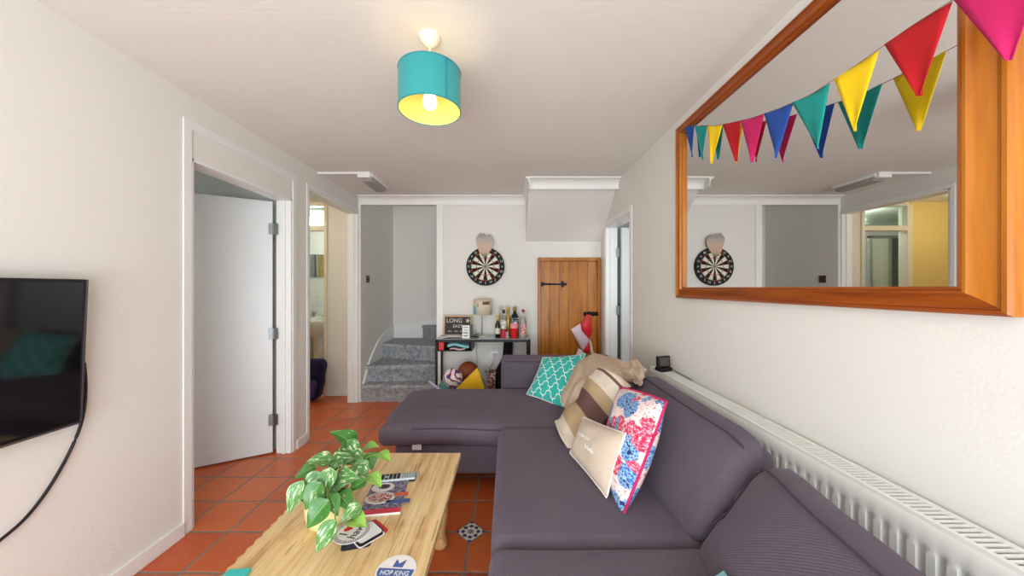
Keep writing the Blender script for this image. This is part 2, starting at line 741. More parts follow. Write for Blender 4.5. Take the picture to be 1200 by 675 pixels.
# sloping stair soffit at top right
m = MB()
m.prism([(3.34, CEIL), (YB, CEIL), (YB, 1.90)], 'x', 0.215, XR)
struct(m.build('ceiling_slope', M['wall'], smooth=0, base=(0, 0, 0)))


def cove_profile(d, n=8):
    pts = [(0, 0), (d, 0), (d, -0.012)]
    for k in range(n + 1):
        t = k / n * PI / 2
        pts.append((0.012 + (d - 0.024) * (1 - math.sin(t)), -0.012 - (d - 0.024) * (1 - math.cos(t))))
    pts += [(0.012, -d), (0, -d)]
    return pts


m = MB()
cp = cove_profile(0.095)
m.prism([(YB - p[0], CEIL + p[1]) for p in cp], 'x', XS, 0.215)
struct(m.build('trim_1', M['coving'], smooth=30, base=(0, 0, 0)))
m = MB()
sl = 3.34
m.prism([(sl + 0.03 - p[0] * 1.15, CEIL + p[1]) for p in cp], 'x', 0.205, XR)
m.prism([(0.215 - p[0] * 0.45, CEIL + p[1]) for p in cp], 'y', sl - 0.075, 3.98)
struct(m.build('trim_2', M['coving'], smooth=30, base=(0, 0, 0)))
# narrow batten at the end of the far wall
m = MB()
m.box(-0.842, -0.765, YB - 0.012, YB, 0, CEIL - 0.09)
struct(m.build('trim_3', M['trimw'], smooth=0, bevel=0.003, base=(0, 0, 0)))


def casing(name, wx, sgn, y0, y1, zt, w=0.06, lx=0.12, top=None, t=0.007):
    """architrave around a doorway in a side wall + lining"""
    zt2 = top or zt
    m = MB()
    xa, xb = (wx, wx + sgn * t) if sgn > 0 else (wx - t, wx)
    m.box(xa, xb, y0 - w, y0, 0, zt2 + w)
    m.box(xa, xb, y1, y1 + w, 0, zt2 + w)
    m.box(xa, xb, y0, y1, zt2, zt2 + w)
    la, lb = (wx - lx, wx) if sgn > 0 else (wx, wx + lx)
    m.box(la, lb, y0, y0 + 0.018, 0, zt)
    m.box(la, lb, y1 - 0.018, y1, 0, zt)
    m.box(la, lb, y0, y1, zt - 0.018, zt)
    # stop bead
    sa, sb = (wx - lx * 0.55, wx - lx * 0.35) if sgn > 0 else (wx + lx * 0.35, wx + lx * 0.55)
    m.box(sa, sb, y0 + 0.018, y0 + 0.03, 0, zt - 0.018)
    m.box(sa, sb, y1 - 0.03, y1 - 0.018, 0, zt - 0.018)
    struct(m.build(name, M['trimw'], smooth=0, bevel=0.003, base=(0, 0, 0)))


casing('trim_4', XL, 1, 1.885, 2.77, 2.08, 0.05, top=2.235)
casing('trim_5', XL, 1, 3.0, 3.99, 2.24, 0.035)
casing('trim_6', XR, -1, 3.03, 3.80, 2.04, 0.05, lx=0.13)


def skirt(name, boxes):
    m = MB()
    for bx in boxes:
        m.box(*bx)
    struct(m.build(name, M['trimw'], smooth=0, bevel=0.004, base=(0, 0, 0)))


skirt('baseboard_left', [(XL, XL + 0.014, YN, 1.835, 0, 0.075), (XL, XL + 0.014, 2.82, 2.965, 0, 0.075), (-2.27, -1.89, 4.216, 4.23, 0, 0.08)])
skirt('baseboard_far', [(-0.765, 0.354, YB - 0.014, YB, 0, 0.09)])
skirt('baseboard_right', [(XR - 0.014, XR, YN, 2.98, 0, 0.075)])

# painted floor tile laid at a tile junction
m, t = nmat('patterned_ceramic_inset', 0.25)
co = t.coord()
s = t.sep(co)
rr = t.math('SQRT', t.math('ADD', t.math('MULTIPLY', s[0], s[0]), t.math('MULTIPLY', s[1], s[1])))
an = t.math('ARCTAN2', s[1], s[0])
w = t.math('ADD', t.math('SINE', t.math('MULTIPLY', rr, 190)), t.math('MULTIPLY', t.math('COSINE', t.math('MULTIPLY', an, 8)), 0.9))
nz = t.noise(co, 90, 3)
w = t.math('ADD', w, t.math('MULTIPLY', nz, 0.7))
c = t.ramp(w, [(0.0, lin((232, 226, 214))), (0.45, lin((228, 222, 212))), (0.55, lin((70, 84, 140))), (0.8, lin((196, 150, 70))), (1.0, lin((60, 70, 130)))])
t.color(c)
M['inset'] = m
mb = MB()
d = 0.078
mb.prism([(TX0 - d, TY0), (TX0, TY0 - d), (TX0 + d, TY0), (TX0, TY0 + d)], 'z', 0.0, 0.0022)
d += 0.011
mb.prism([(TX0 - d, TY0), (TX0, TY0 - d), (TX0 + d, TY0), (TX0, TY0 + d)], 'z', -0.001, 0.0012, 1)
struct(mb.build('floor_inset_tile', [M['inset'], mat('inset_grout', (128, 108, 94), 0.8)], smooth=0, base=(TX0, TY0, 0)))


# ------------------------------------------------------------------ doors
def hinge(parent, p, ux, uy, h=0.09):
    """two leaves and a knuckle; ux, uy: the leaf directions in plan"""
    mb = MB()
    for u in (ux, uy):
        u = Vector((u[0], u[1], 0)).normalized()
        w = Vector((-u.y, u.x, 0))
        mm = Matrix((u, w, Vector((0, 0, 1)))).transposed().to_4x4()
        mm.translation = Vector(p)
        mb.box(0, 0.034, -0.002, 0.002, -h / 2, h / 2, 0, mm)
        for sz in (-0.3, 0, 0.3):
            mb.lathe([(0.004, 0), (0.004, 0.003), (0.0, 0.0035)], mm @ Vector((0.02, 0, sz * h)), 8, 0,
                     Matrix((u, Vector((0, 0, 1)), -w)).transposed())
    mb.lathe([(0.006, -h / 2), (0.006, h / 2)], p, 10)
    return mb.build('hinge', M['hinge'], parent)


d1 = thing('interior_door', (-1.905, 2.755, 0), 'plain white door standing half open in the doorway nearest the television', 'door')
ang = math.atan2(-0.24, -0.42)
dirv = Vector((math.cos(ang), math.sin(ang), 0))
nrm = Vector((dirv.y, -dirv.x, 0))     # side away from viewer or towards it
if nrm.y > 0:
    nrm = -nrm
mm = Matrix((dirv, -nrm, Vector((0, 0, 1)))).transposed().to_4x4()
mm.translation = Vector((-1.915, 2.745, 0))
mb = MB()
mb.box(0.0, 0.84, 0, 0.04, 0.012, 2.055, 0, mm)
mb.build('door_leaf', M['doorw'], d1, bevel=0.003, smooth=0)
for z in (0.28, 0.98, 1.83):
    hinge(d1, (-1.905, 2.742, z), (0.12, 0.0), (dirv.x, dirv.y))
struct_door = d1

d3 = thing('interior_door', (1.25, 3.775, 0), 'white door open beyond the right wall doorway, beside the pine door', 'door')
mb = MB()
mb.box(1.262, 2.02, 3.735, 3.775, 0.012, 2.02)
mb.build('door_leaf', M['doorw'], d3, bevel=0.003, smooth=0)
for z in (1.1, 1.75):
    hinge(d3, (1.25, 3.772, z), (-0.12, 0.0), (1.0, -0.05), 0.1)

# low pine door under the stairs
pd = thing('cupboard_door', (0.72, 3.985, 0), 'low varnished pine plank door with black iron strap hinge', 'door')
mb = MB()
for k in range(6):
    x0 = 0.392 + k * 0.1107
    mb.box(x0 + 0.0015, x0 + 0.1092, 3.972, 3.995, 0.01, 1.665)
mb.build('door_boards', M['pinedoor'], pd, bevel=0.004, smooth=0)
mb = MB()
mb.box(0.356, 0.390, 3.955, 3.999, 0, 1.708)
mb.box(1.058, 1.092, 3.955, 3.999, 0, 1.708)
mb.box(0.390, 1.058, 3.955, 3.999, 1.668, 1.708)
mb.build('door_frame', M['pinedoor'], pd, bevel=0.004, smooth=0)


def strap(z, x0=0.385):
    mb = MB()
    y = 3.971
    mb.prism([(x0, z - 0.032), (x0 + 0.04, z - 0.02), (x0 + 0.05, z - 0.012), (x0 + 0.26, z - 0.009), (x0 + 0.26, z + 0.009), (x0 + 0.05, z + 0.012), (x0 + 0.04, z + 0.02), (x0, z + 0.032)], 'y', y - 0.006, y)
    for dx, dz in ((0.275, 0), (0.26, 0.022), (0.26, -0.022), (0.295, 0)):
        mb.lathe([(0.016, 0), (0.016, 0.006)], (x0 + dx, y, z + dz), 12, 0, Matrix.Rotation(PI / 2, 3, 'X'))
    mb.build('strap_hinge', M['iron'], pd, bevel=0.001)


strap(1.395)
mb = MB()
y = 3.955
for dx in (0.0, 0.045, 0.09, 0.13):
    mb.lathe([(0.0, 0.028), (0.018, 0.023), (0.026, 0.01), (0.026, 0)], (0.915 + dx, y + 0.016, 1.045 + (0.004 if dx == 0.045 else 0)), 14, 0, Matrix.Rotation(PI / 2, 3, 'X'))
mb.box(0.915, 1.06, y + 0.008, y + 0.016, 1.037, 1.053)
mb.build('latch', M['iron'], pd)

# ------------------------------------------------------------------ staircase
RH = 0.198
ris = [[(XS, 4.0), (-0.84, 4.0)], [(XS, 4.15), (-0.84, 4.27)], [(XS, 4.64), (-0.84, 4.39)], [(-1.30, 5.12), (-0.84, 4.52)], [(-0.9, 5.12), (-0.78, 4.62)]]
stair = thing('staircase', (-1.3, 4.1, 0), 'grey carpeted winding staircase rising beside the white far wall', 'stairs')
for k, (l, r) in enumerate(ris):
    z0, z1 = RH * k, RH * (k + 1)
    l, r = Vector(l), Vector(r)
    # shallow outward curve of the nosing
    n = Vector(((r - l).y, -(r - l).x)).normalized()
    line = [l + (r - l) * q / 10 + n * (0.035 * math.sin(PI * q / 10) if k in (1, 2) else 0) for q in range(11)]
    if k == 0:
        pts = line + [Vector((-0.845, 4.2)), Vector((-0.845, 5.1)), Vector((XS, 5.1))]
    else:
        pts = line + [Vector((-0.55, r.y)), Vector((-0.55, 5.12)), Vector((max(l.x, XS), 5.12))]
        if k >= 3:
            pts = line + [Vector((-0.55, r.y)), Vector((-0.55, 5.12))]
    prof = [(0.0, z0), (0.0, z1 - 0.06), (0.012, z1 - 0.045), (0.014, z1 - 0.02), (0.006, z1 - 0.004), (-0.012, z1)]
    mb = MB()
    nl = len(line)
    rows = []
    for off, z in prof:
        rows.append([Vector((p.x + n.x * off * (1 if n.y < 0 else -1), p.y + n.y * off * (1 if n.y < 0 else -1), z)) for p in line])
    mb.grid(rows, uv=False)
    top = rows[-1] + [Vector((p.x, p.y, z1)) for p in pts[nl:]]
    mb.add(top, [tuple(range(len(top)))])
    if k == 3:
        q = [Vector((-1.30, 5.115, z)) for z in (z0, z1)]
    mb.build('step', M['carpet'], stair, smooth=50)
# white string board curving up the wall
mb = MB()
crv = [(4.0, 0.14), (4.08, 0.27), (4.2, 0.42), (4.36, 0.55), (4.55, 0.66), (4.8, 0.74), (5.12, 0.79)]
low = [(y, 0.0) for y, z in crv]
cc = catmull([Vector((y, z, 0)) for y, z in crv], 6)
n = len(cc)
for x in (XS + 0.02,):
    vs = [(XS + 0.02, p.x, p.y) for p in cc] + [(XS + 0.02, p.x, 0) for p in cc] + [(XS - 0.005, p.x, p.y) for p in cc]
    fs = [(i, i + 1, n + i + 1, n + i) for i in range(n - 1)] + [(i, 2 * n + i, 2 * n + i + 1, i + 1) for i in range(n - 1)]
    fs += [(0, n, n)] if False else []
    mb.add(vs, fs)
bk = [(XS, 0.79), (-1.4, 0.82), (-1.0, 0.92), (-0.6, 1.06)]
mb.prism([(x, 0.0) for x in (bk[0][0], bk[-1][0])] + bk[::-1], 'y', 5.10, 5.125)
mb.build('string_board', M['trimw'], stair, smooth=40)

# ------------------------------------------------------------------ bathroom seen through the far left doorway
bf = thing('bathroom_door_frame', (-2.55, 4.265, 0), 'cream bathroom door frame with frosted fanlight above', 'door frame')
mb = MB()
mb.box(-2.90, -2.83, 4.215, 4.315, 0, 2.40)
mb.box(-2.30, -2.262, 4.215, 4.315, 0, 2.40)
mb.box(-2.83, -2.30, 4.215, 4.315, 2.07, 2.13)
mb.box(-2.83, -2.30, 4.215, 4.315, 2.38, 2.42)
mb.build('frame', mat('cream_frame_paint', (226, 218, 198), 0.4), bf, bevel=0.004, smooth=0)
mb = MB()
mb.box(-2.83, -2.30, 4.262, 4.268, 2.13, 2.38)
mg, t = nmat('frosted_fanlight_glass', 0.25)
t.color(lin((214, 232, 222)))
t.bsdf.inputs['Transmission Weight'].default_value = 1.0
t.bsdf.inputs['IOR'].default_value = 1.1
t.bump(t.noise(t.coord(), 40, 2), 0.1, 0.003)
mb.build('fanlight_pane', mg, bf, smooth=0)

bl = thing('bathroom_ceiling_light', (-2.62, 4.72, 2.36), 'lit round white ceiling light behind the fanlight', 'ceiling light')
mb = MB()
mb.lathe([(0.15, 2.43), (0.15, 2.405)], (-2.62, 4.72, 0), 32)
mb.build('base', M['trimw'], bl)
mb = MB()
mb.lathe([(0.0, 2.345), (0.06, 2.35), (0.11, 2.37), (0.14, 2.405)], (-2.62, 4.72, 0), 32)
mb.build('diffuser', mat('lit_diffuser', (255, 255, 250), 0.4, emit=(245, 255, 250), es=2.2), bl)

M['ceramic'] = mat('white_ceramic', (238, 238, 232), 0.1, var=0.01, coat=0.3)
bas = thing('wash_basin', (-3.0, 5.4, 0), 'white wall basin on a pedestal in the bathroom', 'basin')
mb = MB()
prof = [(0.10, 0.60), (0.16, 0.68), (0.235, 0.78), (0.255, 0.85), (0.25, 0.862), (0.23, 0.858), (0.20, 0.80), (0.10, 0.74), (0.0, 0.735)]
mb.lathe(prof, (-3.0, 5.27, 0), 36, 0)
mb.box(-3.24, -2.76, 5.38, 5.548, 0.76, 0.88)
mb.build('bowl', M['ceramic'], bas, smooth=50)
mb = MB()
mb.lathe([(0.11, 0), (0.10, 0.03), (0.075, 0.2), (0.075, 0.5), (0.10, 0.64)], (-3.0, 5.34, 0), 24)
mb.build('pedestal', M['ceramic'], bas)
for dx in (-0.14, 0.14):
    mb = MB()
    mb.lathe([(0.02, 0.88), (0.018, 0.93), (0.026, 0.935), (0.026, 0.965), (0.0, 0.97)], (-3.0 + dx, 5.46, 0), 14)
    mb.tube([(-3.0 + dx, 5.45, 0.915), (-3.0 + dx, 5.36, 0.925), (-3.0 + dx, 5.345, 0.90)], 0.012)
    mb.build('tap', M['steel'], bas)

to = thing('toilet', (-2.42, 5.25, 0), 'white toilet beside the wash basin', 'toilet')
mb = MB()
mb.lathe([(0.12, 0), (0.11, 0.12), (0.15, 0.28), (0.19, 0.37), (0.19, 0.385), (0.13, 0.385), (0.10, 0.30), (0.0, 0.26)], (-2.42, 5.0, 0), 32)
mb.box(-2.52, -2.32, 5.1, 5.36, 0.0, 0.36)
mb.build('bowl', M['ceramic'], to, smooth=50)
mb = MB()
mb.lathe([(0.20, 0.387), (0.205, 0.395), (0.20, 0.41), (0.0, 0.418)], (-2.42, 5.0, 0), 32)
mb.build('lid', M['ceramic'], to, smooth=50)
mb = MB()
mb.box(-2.62, -2.22, 5.36, 5.54, 0.36, 0.76)
mb.build('cistern', M['ceramic'], to, bevel=0.015)

mb = MB()
mb.box(-3.35, -2.82, 5.53, 5.55, 1.53, 1.90)
mo = thing('bathroom_mirror', (-3.08, 5.54, 1.53), 'frameless mirror over the wash basin in the bathroom', 'mirror')
mb.build('glass', M['mirror'], mo, smooth=0, bevel=0.003)
mb = MB()
mb.box(-3.08, -3.07, 5.524, 5.53, 1.53, 1.90)
mb.build('joint_strip', M['steel'], mo, smooth=0)

sh = thing('shower_screen', (-3.75, 5.2, 0), 'grey framed shower screen reflected through the bathroom doorway', 'shower screen')
mb = MB()
for x in (-4.0, -3.66, -3.36):
    mb.box(x - 0.02, x + 0.02, 5.13, 5.17, 0.05, 2.15)
mb.box(-4.02, -3.34, 5.13, 5.17, 2.11, 2.15)
mb.box(-4.02, -3.34, 5.13, 5.17, 0.0, 0.08)
mb.build('frame', mat('shower_grey_frame', (150, 156, 152), 0.35, 0.3), sh, bevel=0.003, smooth=0)
mb = MB()
mb.box(-3.98, -3.68, 5.147, 5.153, 0.08, 2.11)
mb.build('dark_pane', mat('smoked_pane', (70, 84, 76), 0.12), sh, smooth=0)
mb = MB()
mb.box(-3.64, -3.38, 5.147, 5.153, 0.08, 2.11)
mb.build('pale_pane', mat('obscure_pane', (196, 206, 196), 0.2), sh, smooth=0)

# navy bag on the floor
bag = thing('rucksack', (-2.4, 4.06, 0), 'navy blue rucksack slumped on the tiles in the far left doorway', 'bag')
mb = MB()
M['navy'] = fabric_mat('navy_nylon', (24, 24, 52), (36, 34, 72))


def bagfn(p, nr):
    z = p.z / 0.5
    p = p.copy()
    p.x += -0.02 + 0.07 * z + noise.noise(p * 7) * 0.02
    p.y += 0.03 * z + noise.noise(p * 8 + Vector((5, 0, 0))) * 0.02
    return p


mb.softbox((-2.56, -2.235, 3.96, 4.17, 0.0, 0.49), 0.09, bagfn)
mb.build('body', M['navy'], bag, smooth=60, weld=True)
mb = MB()
mb.tube([(-2.56, 3.975, 0.06), (-2.55, 3.95, 0.15), (-2.52, 3.945, 0.26), (-2.47, 3.955, 0.38), (-2.42, 4.01, 0.47)], 0.009)
mb.build('strap', mat('pale_strap', (150, 140, 130), 0.8), bag)
mb = MB()
mb.softbox((-2.46, -2.27, 3.93, 4.0, 0.05, 0.26), 0.03, lambda p, nr: bagfn(p, nr))
mb.build('front_pocket', mat('purple_nylon', (60, 52, 104), 0.8), bag, smooth=60, weld=True)

# ------------------------------------------------------------------ fittings
sw = thing('light_switch', (XS, 4.19, 1.42), 'small bronze light switch on the stairwell wall', 'light switch')
mb = MB()
mb.box(XS, XS + 0.008, 4.14, 4.23, 1.415, 1.505)
mb.build('plate', mat('bronze_plate', (96, 76, 66), 0.35, 0.5), sw, bevel=0.003)
for dy in (0.022, 0.055):
    mb = MB()
    mb.box(XS + 0.008, XS + 0.014, 4.14 + dy, 4.155 + dy, 1.445, 1.475)
    mb.build('rocker', mat('dark_rocker', (40, 34, 32), 0.4), sw, bevel=0.002)

# strip light on ceiling
sl_ = thing('strip_light', (-1.34, 3.36, 2.35), 'unlit white strip light with grey cover on the ceiling', 'ceiling light')
mb = MB()
mb.box(-1.41, -1.27, 3.16, 3.58, 2.398, 2.43)
mb.box(-1.40, -1.28, 3.13, 3.17, 2.38, 2.43)
mb.build('housing', M['trimw'], sl_, bevel=0.004)
mb = MB()
mb.prism([(-1.405, 2.398), (-1.385, 2.362), (-1.295, 2.362), (-1.275, 2.398)], 'y', 3.19, 3.56)
mb.build('cover', mat('grey_louvre_cover', (158, 152, 146), 0.45), sl_, bevel=0.004)
mb = MB()
mb.box(XL, -1.395, 3.135, 3.155, 2.412, 2.43)
mb.build('conduit', M['trimw'], sl_, bevel=0.003)

# pendant lamp
LX, LY = -0.335, 1.45
lamp = thing('pendant_lamp', (LX, LY, 2.1), 'turquoise drum shade pendant lamp hanging lit from the ceiling', 'pendant lamp')
mb = MB()
mb.lathe([(0.0, 2.385), (0.012, 2.385), (0.03, 2.40), (0.043, 2.415), (0.046, 2.43)], (LX, LY, 0), 32)
mb.build('ceiling_rose', mat('rose_white', (236, 226, 208), 0.4), lamp)
mb = MB()
mb.tube([(LX, LY, 2.39), (LX, LY, 2.26)], 0.004)
mb.lathe([(0.018, 2.262), (0.02, 2.25), (0.02, 2.205), (0.016, 2.195)], (LX, LY, 0), 20)
mb.build('flex_and_holder', mat('holder_white', (232, 226, 214), 0.4), lamp)
R = 0.131
Z0, Z1 = 2.112, 2.276


def shade_mat():
    m, t = nmat('turquoise_shade_fabric', 0.8)
    co = t.coord()
    s = t.sep(co)
    wv = t.noise(t.mapping(co, (60, 60, 400)), 3, 2)
    t.color(t.mix(wv, lin((34, 140, 150)), lin((52, 164, 170))))
    t.bsdf.inputs['Sheen Weight'].default_value = 0.2
    # woven cloth lets a little lamp light through
    tr = t.n('ShaderNodeBsdfTranslucent')
    tr.inputs[0].default_value = lin((90, 176, 176))
    mx = t.n('ShaderNodeMixShader')
    mx.inputs[0].default_value = 0.22
    out = t.t.nodes['Material Output']
    t.t.links.new(t.bsdf.outputs[0], mx.inputs[1])
    t.t.links.new(tr.outputs[0], mx.inputs[2])
    t.t.links.new(mx.outputs[0], out.inputs[0])
    return m


mb = MB()
mb.lathe([(R, Z0), (R, Z1)], (LX, LY, 0), 64, 0, cap=False)
lsh = mb.build('lamp_shade', shade_mat(), lamp)
ml, t = nmat('shade_lining_bulb_yellow', 0.7)
t.color(lin((236, 218, 120)))  # white lining; the bulb's yellow light is put into its colour
tr = t.n('ShaderNodeBsdfTranslucent')
tr.inputs[0].default_value = lin((240, 226, 150))
mx = t.n('ShaderNodeMixShader')
mx.inputs[0].default_value = 0.3
t.t.links.new(t.bsdf.outputs[0], mx.inputs[1])
t.t.links.new(tr.outputs[0], mx.inputs[2])
t.t.links.new(mx.outputs[0], t.t.nodes['Material Output'].inputs[0])
mb = MB()
mb.lathe([(R - 0.002, Z0), (R - 0.002, Z1)], (LX, LY, 0), 64, 0, cap=False)
mb.build('shade_lining', ml, lsh)
mb = MB()
for z in (Z0, Z1):
    mb.tube([(LX + R * math.cos(2 * PI * k / 48), LY + R * math.sin(2 * PI * k / 48), z) for k in range(48)], 0.0025, 6, closed=True)
for k in range(3):
    a = 2 * PI * k / 3 + 0.4
    mb.tube([(LX + 0.02 * math.cos(a), LY + 0.02 * math.sin(a), 2.225), (LX + R * math.cos(a), LY + R * math.sin(a), Z1 - 0.002)], 0.002, 6)
mb.build('shade_ring', mat('teal_binding', (40, 128, 136), 0.7), lsh)
mb = MB()
mb.box(LX + 0.088 - 0.003, LX + 0.088 + 0.003, LY - 0.1, LY - 0.094, Z0 + 0.004, Z1 - 0.004)
mb.build('shade_seam', mat('teal_seam', (24, 116, 126), 0.7), lsh)
mb = MB()
mb.lathe([(0.0, 2.118), (0.018, 2.122), (0.028, 2.135), (0.03, 2.15), (0.025, 2.172), (0.014, 2.195)], (LX, LY, 0), 24)
mb.build('bulb', mat('lit_bulb', (255, 250, 235), 0.3, emit=(255, 240, 205), es=5), lamp)
point('pendant_lamp_light', (LX, LY, 2.098), 0.6, (1.0, 0.84, 0.5), 0.03)
point('pendant_lamp_upper_light', (LX + 0.045, LY, 2.2), 0.22, (1.0, 0.84, 0.52), 0.02)

# ------------------------------------------------------------------ big mirror
WM = 0.083
MY0, MY1, MZ0, MZ1 = 0.715, 2.155, 1.288, 2.362      # outer
mir = thing('wall_mirror', (XR, 1.43, MZ0), 'large mirror in an orange pine frame on the right wall', 'mirror')
mb = MB()
mb.box(1.085, XR - 0.001, MY0 + 0.05, MY1 - 0.05, MZ0 + 0.04, MZ1 - 0.04)
mb.build('mirror_glass', M['mirror'], mir, smooth=0)
prof = [(0.0, 0.0), (0.0, 0.026), (0.006, 0.031), (0.014, 0.031), (0.018, 0.026), (0.024, 0.024), (0.05, 0.030), (0.062, 0.038), (0.068, 0.038), (0.072, 0.030), (0.077, 0.031), (WM, 0.027), (WM, 0.012), (WM, 0.0)]


def mbar(p0, p1, inw, wid):
    """mitred moulding from outer corner p0 to p1 (y,z), inward direction inw"""
    rows = []
    d = Vector((p1[0] - p0[0], p1[1] - p0[1])).normalized()
    for s, h in prof:
        s2 = s * wid / WM
        a = Vector(p0) + Vector(inw) * s2 + d * s
        b = Vector(p1) + Vector(inw) * s2 - d * s
        rows.append([Vector((XR - h, a[0], a[1])), Vector((XR - h, b[0], b[1]))])
    return rows


def mbar2(p0, p1, inw, w0, wE):
    rows = []
    d = Vector((p1[0] - p0[0], p1[1] - p0[1])).normalized()
    for s, h in prof:
        a = Vector(p0) + Vector(inw) * (s * w0 / WM) + d * (s * wE / WM)
        b = Vector(p1) + Vector(inw) * (s * w0 / WM) - d * (s * wE / WM)
        rows.append([Vector((XR - h, a[0], a[1])), Vector((XR - h, b[0], b[1]))])
    return rows


WS, WT = 0.09, 0.066     # upright and rail widths
for (p0, p1, inw, w0, wE, mt) in (((MY0, MZ0), (MY1, MZ0), (0, 1), WT, WS, 'frameY_shaded'), ((MY0, MZ1), (MY1, MZ1), (0, -1), WT, WS, 'frameY_shaded'),
                              ((MY0, MZ0), (MY0, MZ1), (1, 0), WS, WT, 'frameZ_lit'), ((MY1, MZ0), (MY1, MZ1), (-1, 0), WS, WT, 'frameZ_lit')):
    mb = MB()
    mb.grid(mbar2(p0, p1, inw, w0, wE), uv=False)
    mb.build('frame_rail', M[mt], mir, smooth=25, weld=True)

# ------------------------------------------------------------------ bunting
fcol = {'blue': (28, 70, 150), 'turq': (16, 142, 134), 'yellow': (240, 202, 4), 'red': (176, 6, 18), 'pink': (190, 22, 92)}
for k, c in fcol.items():
    M['f_' + k] = mat(k + '_felt', c, 0.9, var=0.06)
flags = [('blue', 1.95, 1.05, 0.10), ('turq', 1.82, 1.047, 0.115), ('yellow', 1.685, 1.042, 0.12), ('red', 1.55, 1.036, 0.125),
         ('pink', 1.408, 1.03, 0.135), ('blue', 1.262, 1.018, 0.135), ('turq', 1.12, 1.01, 0.14), ('yellow', 0.965, 0.998, 0.125), ('red', 0.815, 0.988, 0.135), ('pink', 0.668, 0.978, 0.145)]


def strz(y):
    ks = [(0.45, 2.02), (0.6, 1.985), (0.74, 1.985), (0.815, 1.99), (0.965, 1.985), (1.12, 1.99), (1.262, 2.02), (1.408, 2.06), (1.55, 2.11), (1.685, 2.16), (1.82, 2.225), (1.95, 2.29), (2.12, 2.33)]
    for (a, za), (b, zb) in zip(ks, ks[1:]):
        if a <= y <= b:
            t = (y - a) / (b - a)
            return za + (zb - za) * t
    return ks[0][1] if y < ks[0][0] else ks[-1][1]


bun = thing('bunting', (1.0, 1.3, 2.1), 'string of coloured felt triangle flags hung across the large mirror', 'bunting')
fx = lambda y: 1.05 + (y - 1.95) * 0.057
mb = MB()
mb.tube([(fx(y), y, strz(y)) for y in [0.5 + 0.04 * k for k in range(40)]] + [(1.062, 2.10, 2.325)], 0.0012, 5)
mb.build('string', mat('string_brown', (140, 110, 84), 0.9), bun)
for i, (c, y, x, w) in enumerate(flags):
    mb = MB()
    z1, hgt = strz(y), 0.185
    rows = []
    n = 8
    sk = random.uniform(-0.02, 0.02)
    for a in range(n + 1):
        t = a / n
        row = []
        for b in range(n + 1):
            s = b / n - 0.5
            yy = y + s * w * (1 - t * 0.97) + sk * t
            zz = strz(y + s * w) * (1 - t) + (z1 - hgt) * t
            xx = fx(y) + 0.005 * math.sin(s * 5 + i) * t - 0.012 * t * (i % 3 - 1)
            row.append(Vector((xx, yy, zz)))
        rows.append(row)
    mb.grid(rows, uv=False)
    mb.build('flag', M['f_' + c], bun, solid=0.0015)

# ------------------------------------------------------------------ radiator
rad = thing('radiator', (1.04, 1.05, 0.12), 'long white panel radiator under the mirror behind the sofa', 'radiator')
RY0, RY1, RZ0, RZ1 = 0.1, 2.36, 0.16, 0.80
rx = 0.995
mb = MB()
# ribbed front panel as one height-field sheet
pitch = 0.0385
ny = int((RY1 - RY0) / pitch)
rows = []
zs = [RZ0, RZ0 + 0.035, RZ0 + 0.05, RZ0 + 0.065, RZ1 - 0.082, RZ1 - 0.070, RZ1 - 0.060, RZ1 - 0.02, RZ1 - 0.006, RZ1 - 0.002]
zd = [0, 0, 0.3, 1, 1, 0.3, 0, 0, 0.15, 0.6]
prs = [(0.0, 0), (0.25, 0), (0.33, 0.8), (0.40, 1), (0.62, 1), (0.70, 0.8), (0.78, 0)]
cols = []
for k in range(ny):
    for f, h in prs:
        cols.append((RY0 + (k + f) * pitch, h))
cols.append((RY1, 0))
for z, dd in zip(zs, zd):
    row = []
    for yv, h in cols:
        x = rx + 0.010 * h * dd
        if z > RZ1 - 0.01:
            x = rx + 0.01 * (z - (RZ1 - 0.02)) / 0.02
        elif z > RZ1 - 0.045:
            x = rx
        row.append(Vector((x, yv, z)))
    rows.append(row)
mb.grid(rows[::-1], uv=False)
M['rad'] = mat('radiator_white_enamel', (238, 236, 230), 0.3, var=0.01)
mb.build('front_panel', M['rad'], rad, smooth=40)
mb = MB()
mb.box(1.07, 1.08, RY0, RY1, RZ0, RZ1 - 0.01)
mb.box(0.998, 1.08, RY0 - 0.004, RY0 + 0.004, RZ0, RZ1)
mb.box(0.996, 1.085, RY1 - 0.004, RY1 + 0.006, RZ0 + 0.02, RZ1)
mb.build('side_panel', M['rad'], rad, smooth=0, bevel=0.002)
mb = MB()
mb.box(1.0, 1.012, RY0, RY1, RZ1 - 0.012, RZ1)
mb.box(1.074, 1.088, RY0, RY1, RZ1 - 0.012, RZ1)
sp = 0.0148
for k in range(int((RY1 - RY0) / sp)):
    yv = RY0 + k * sp
    w = 0.0072
    mb.box(1.010, 1.076, yv, yv + w, RZ1 - 0.006, RZ1 - 0.002)
mb.build('top_grille', M['rad'], rad, smooth=0)
mb = MB()
mb.box(1.012, 1.074, RY0 + 0.01, RY1 - 0.01, RZ1 - 0.11, RZ1 - 0.09)
mb.build('fins', mat('fin_slot_shade', (96, 104, 116), 0.5), rad, smooth=0)  # shade inside the grille slots is put into this dark colour
for yv in (0.5, 2.0):
    mb = MB()
    mb.box(1.075, XR, yv, yv + 0.04, RZ0 + 0.1, RZ1 - 0.1)
    mb.build('bracket', M['rad'], rad, smooth=0)

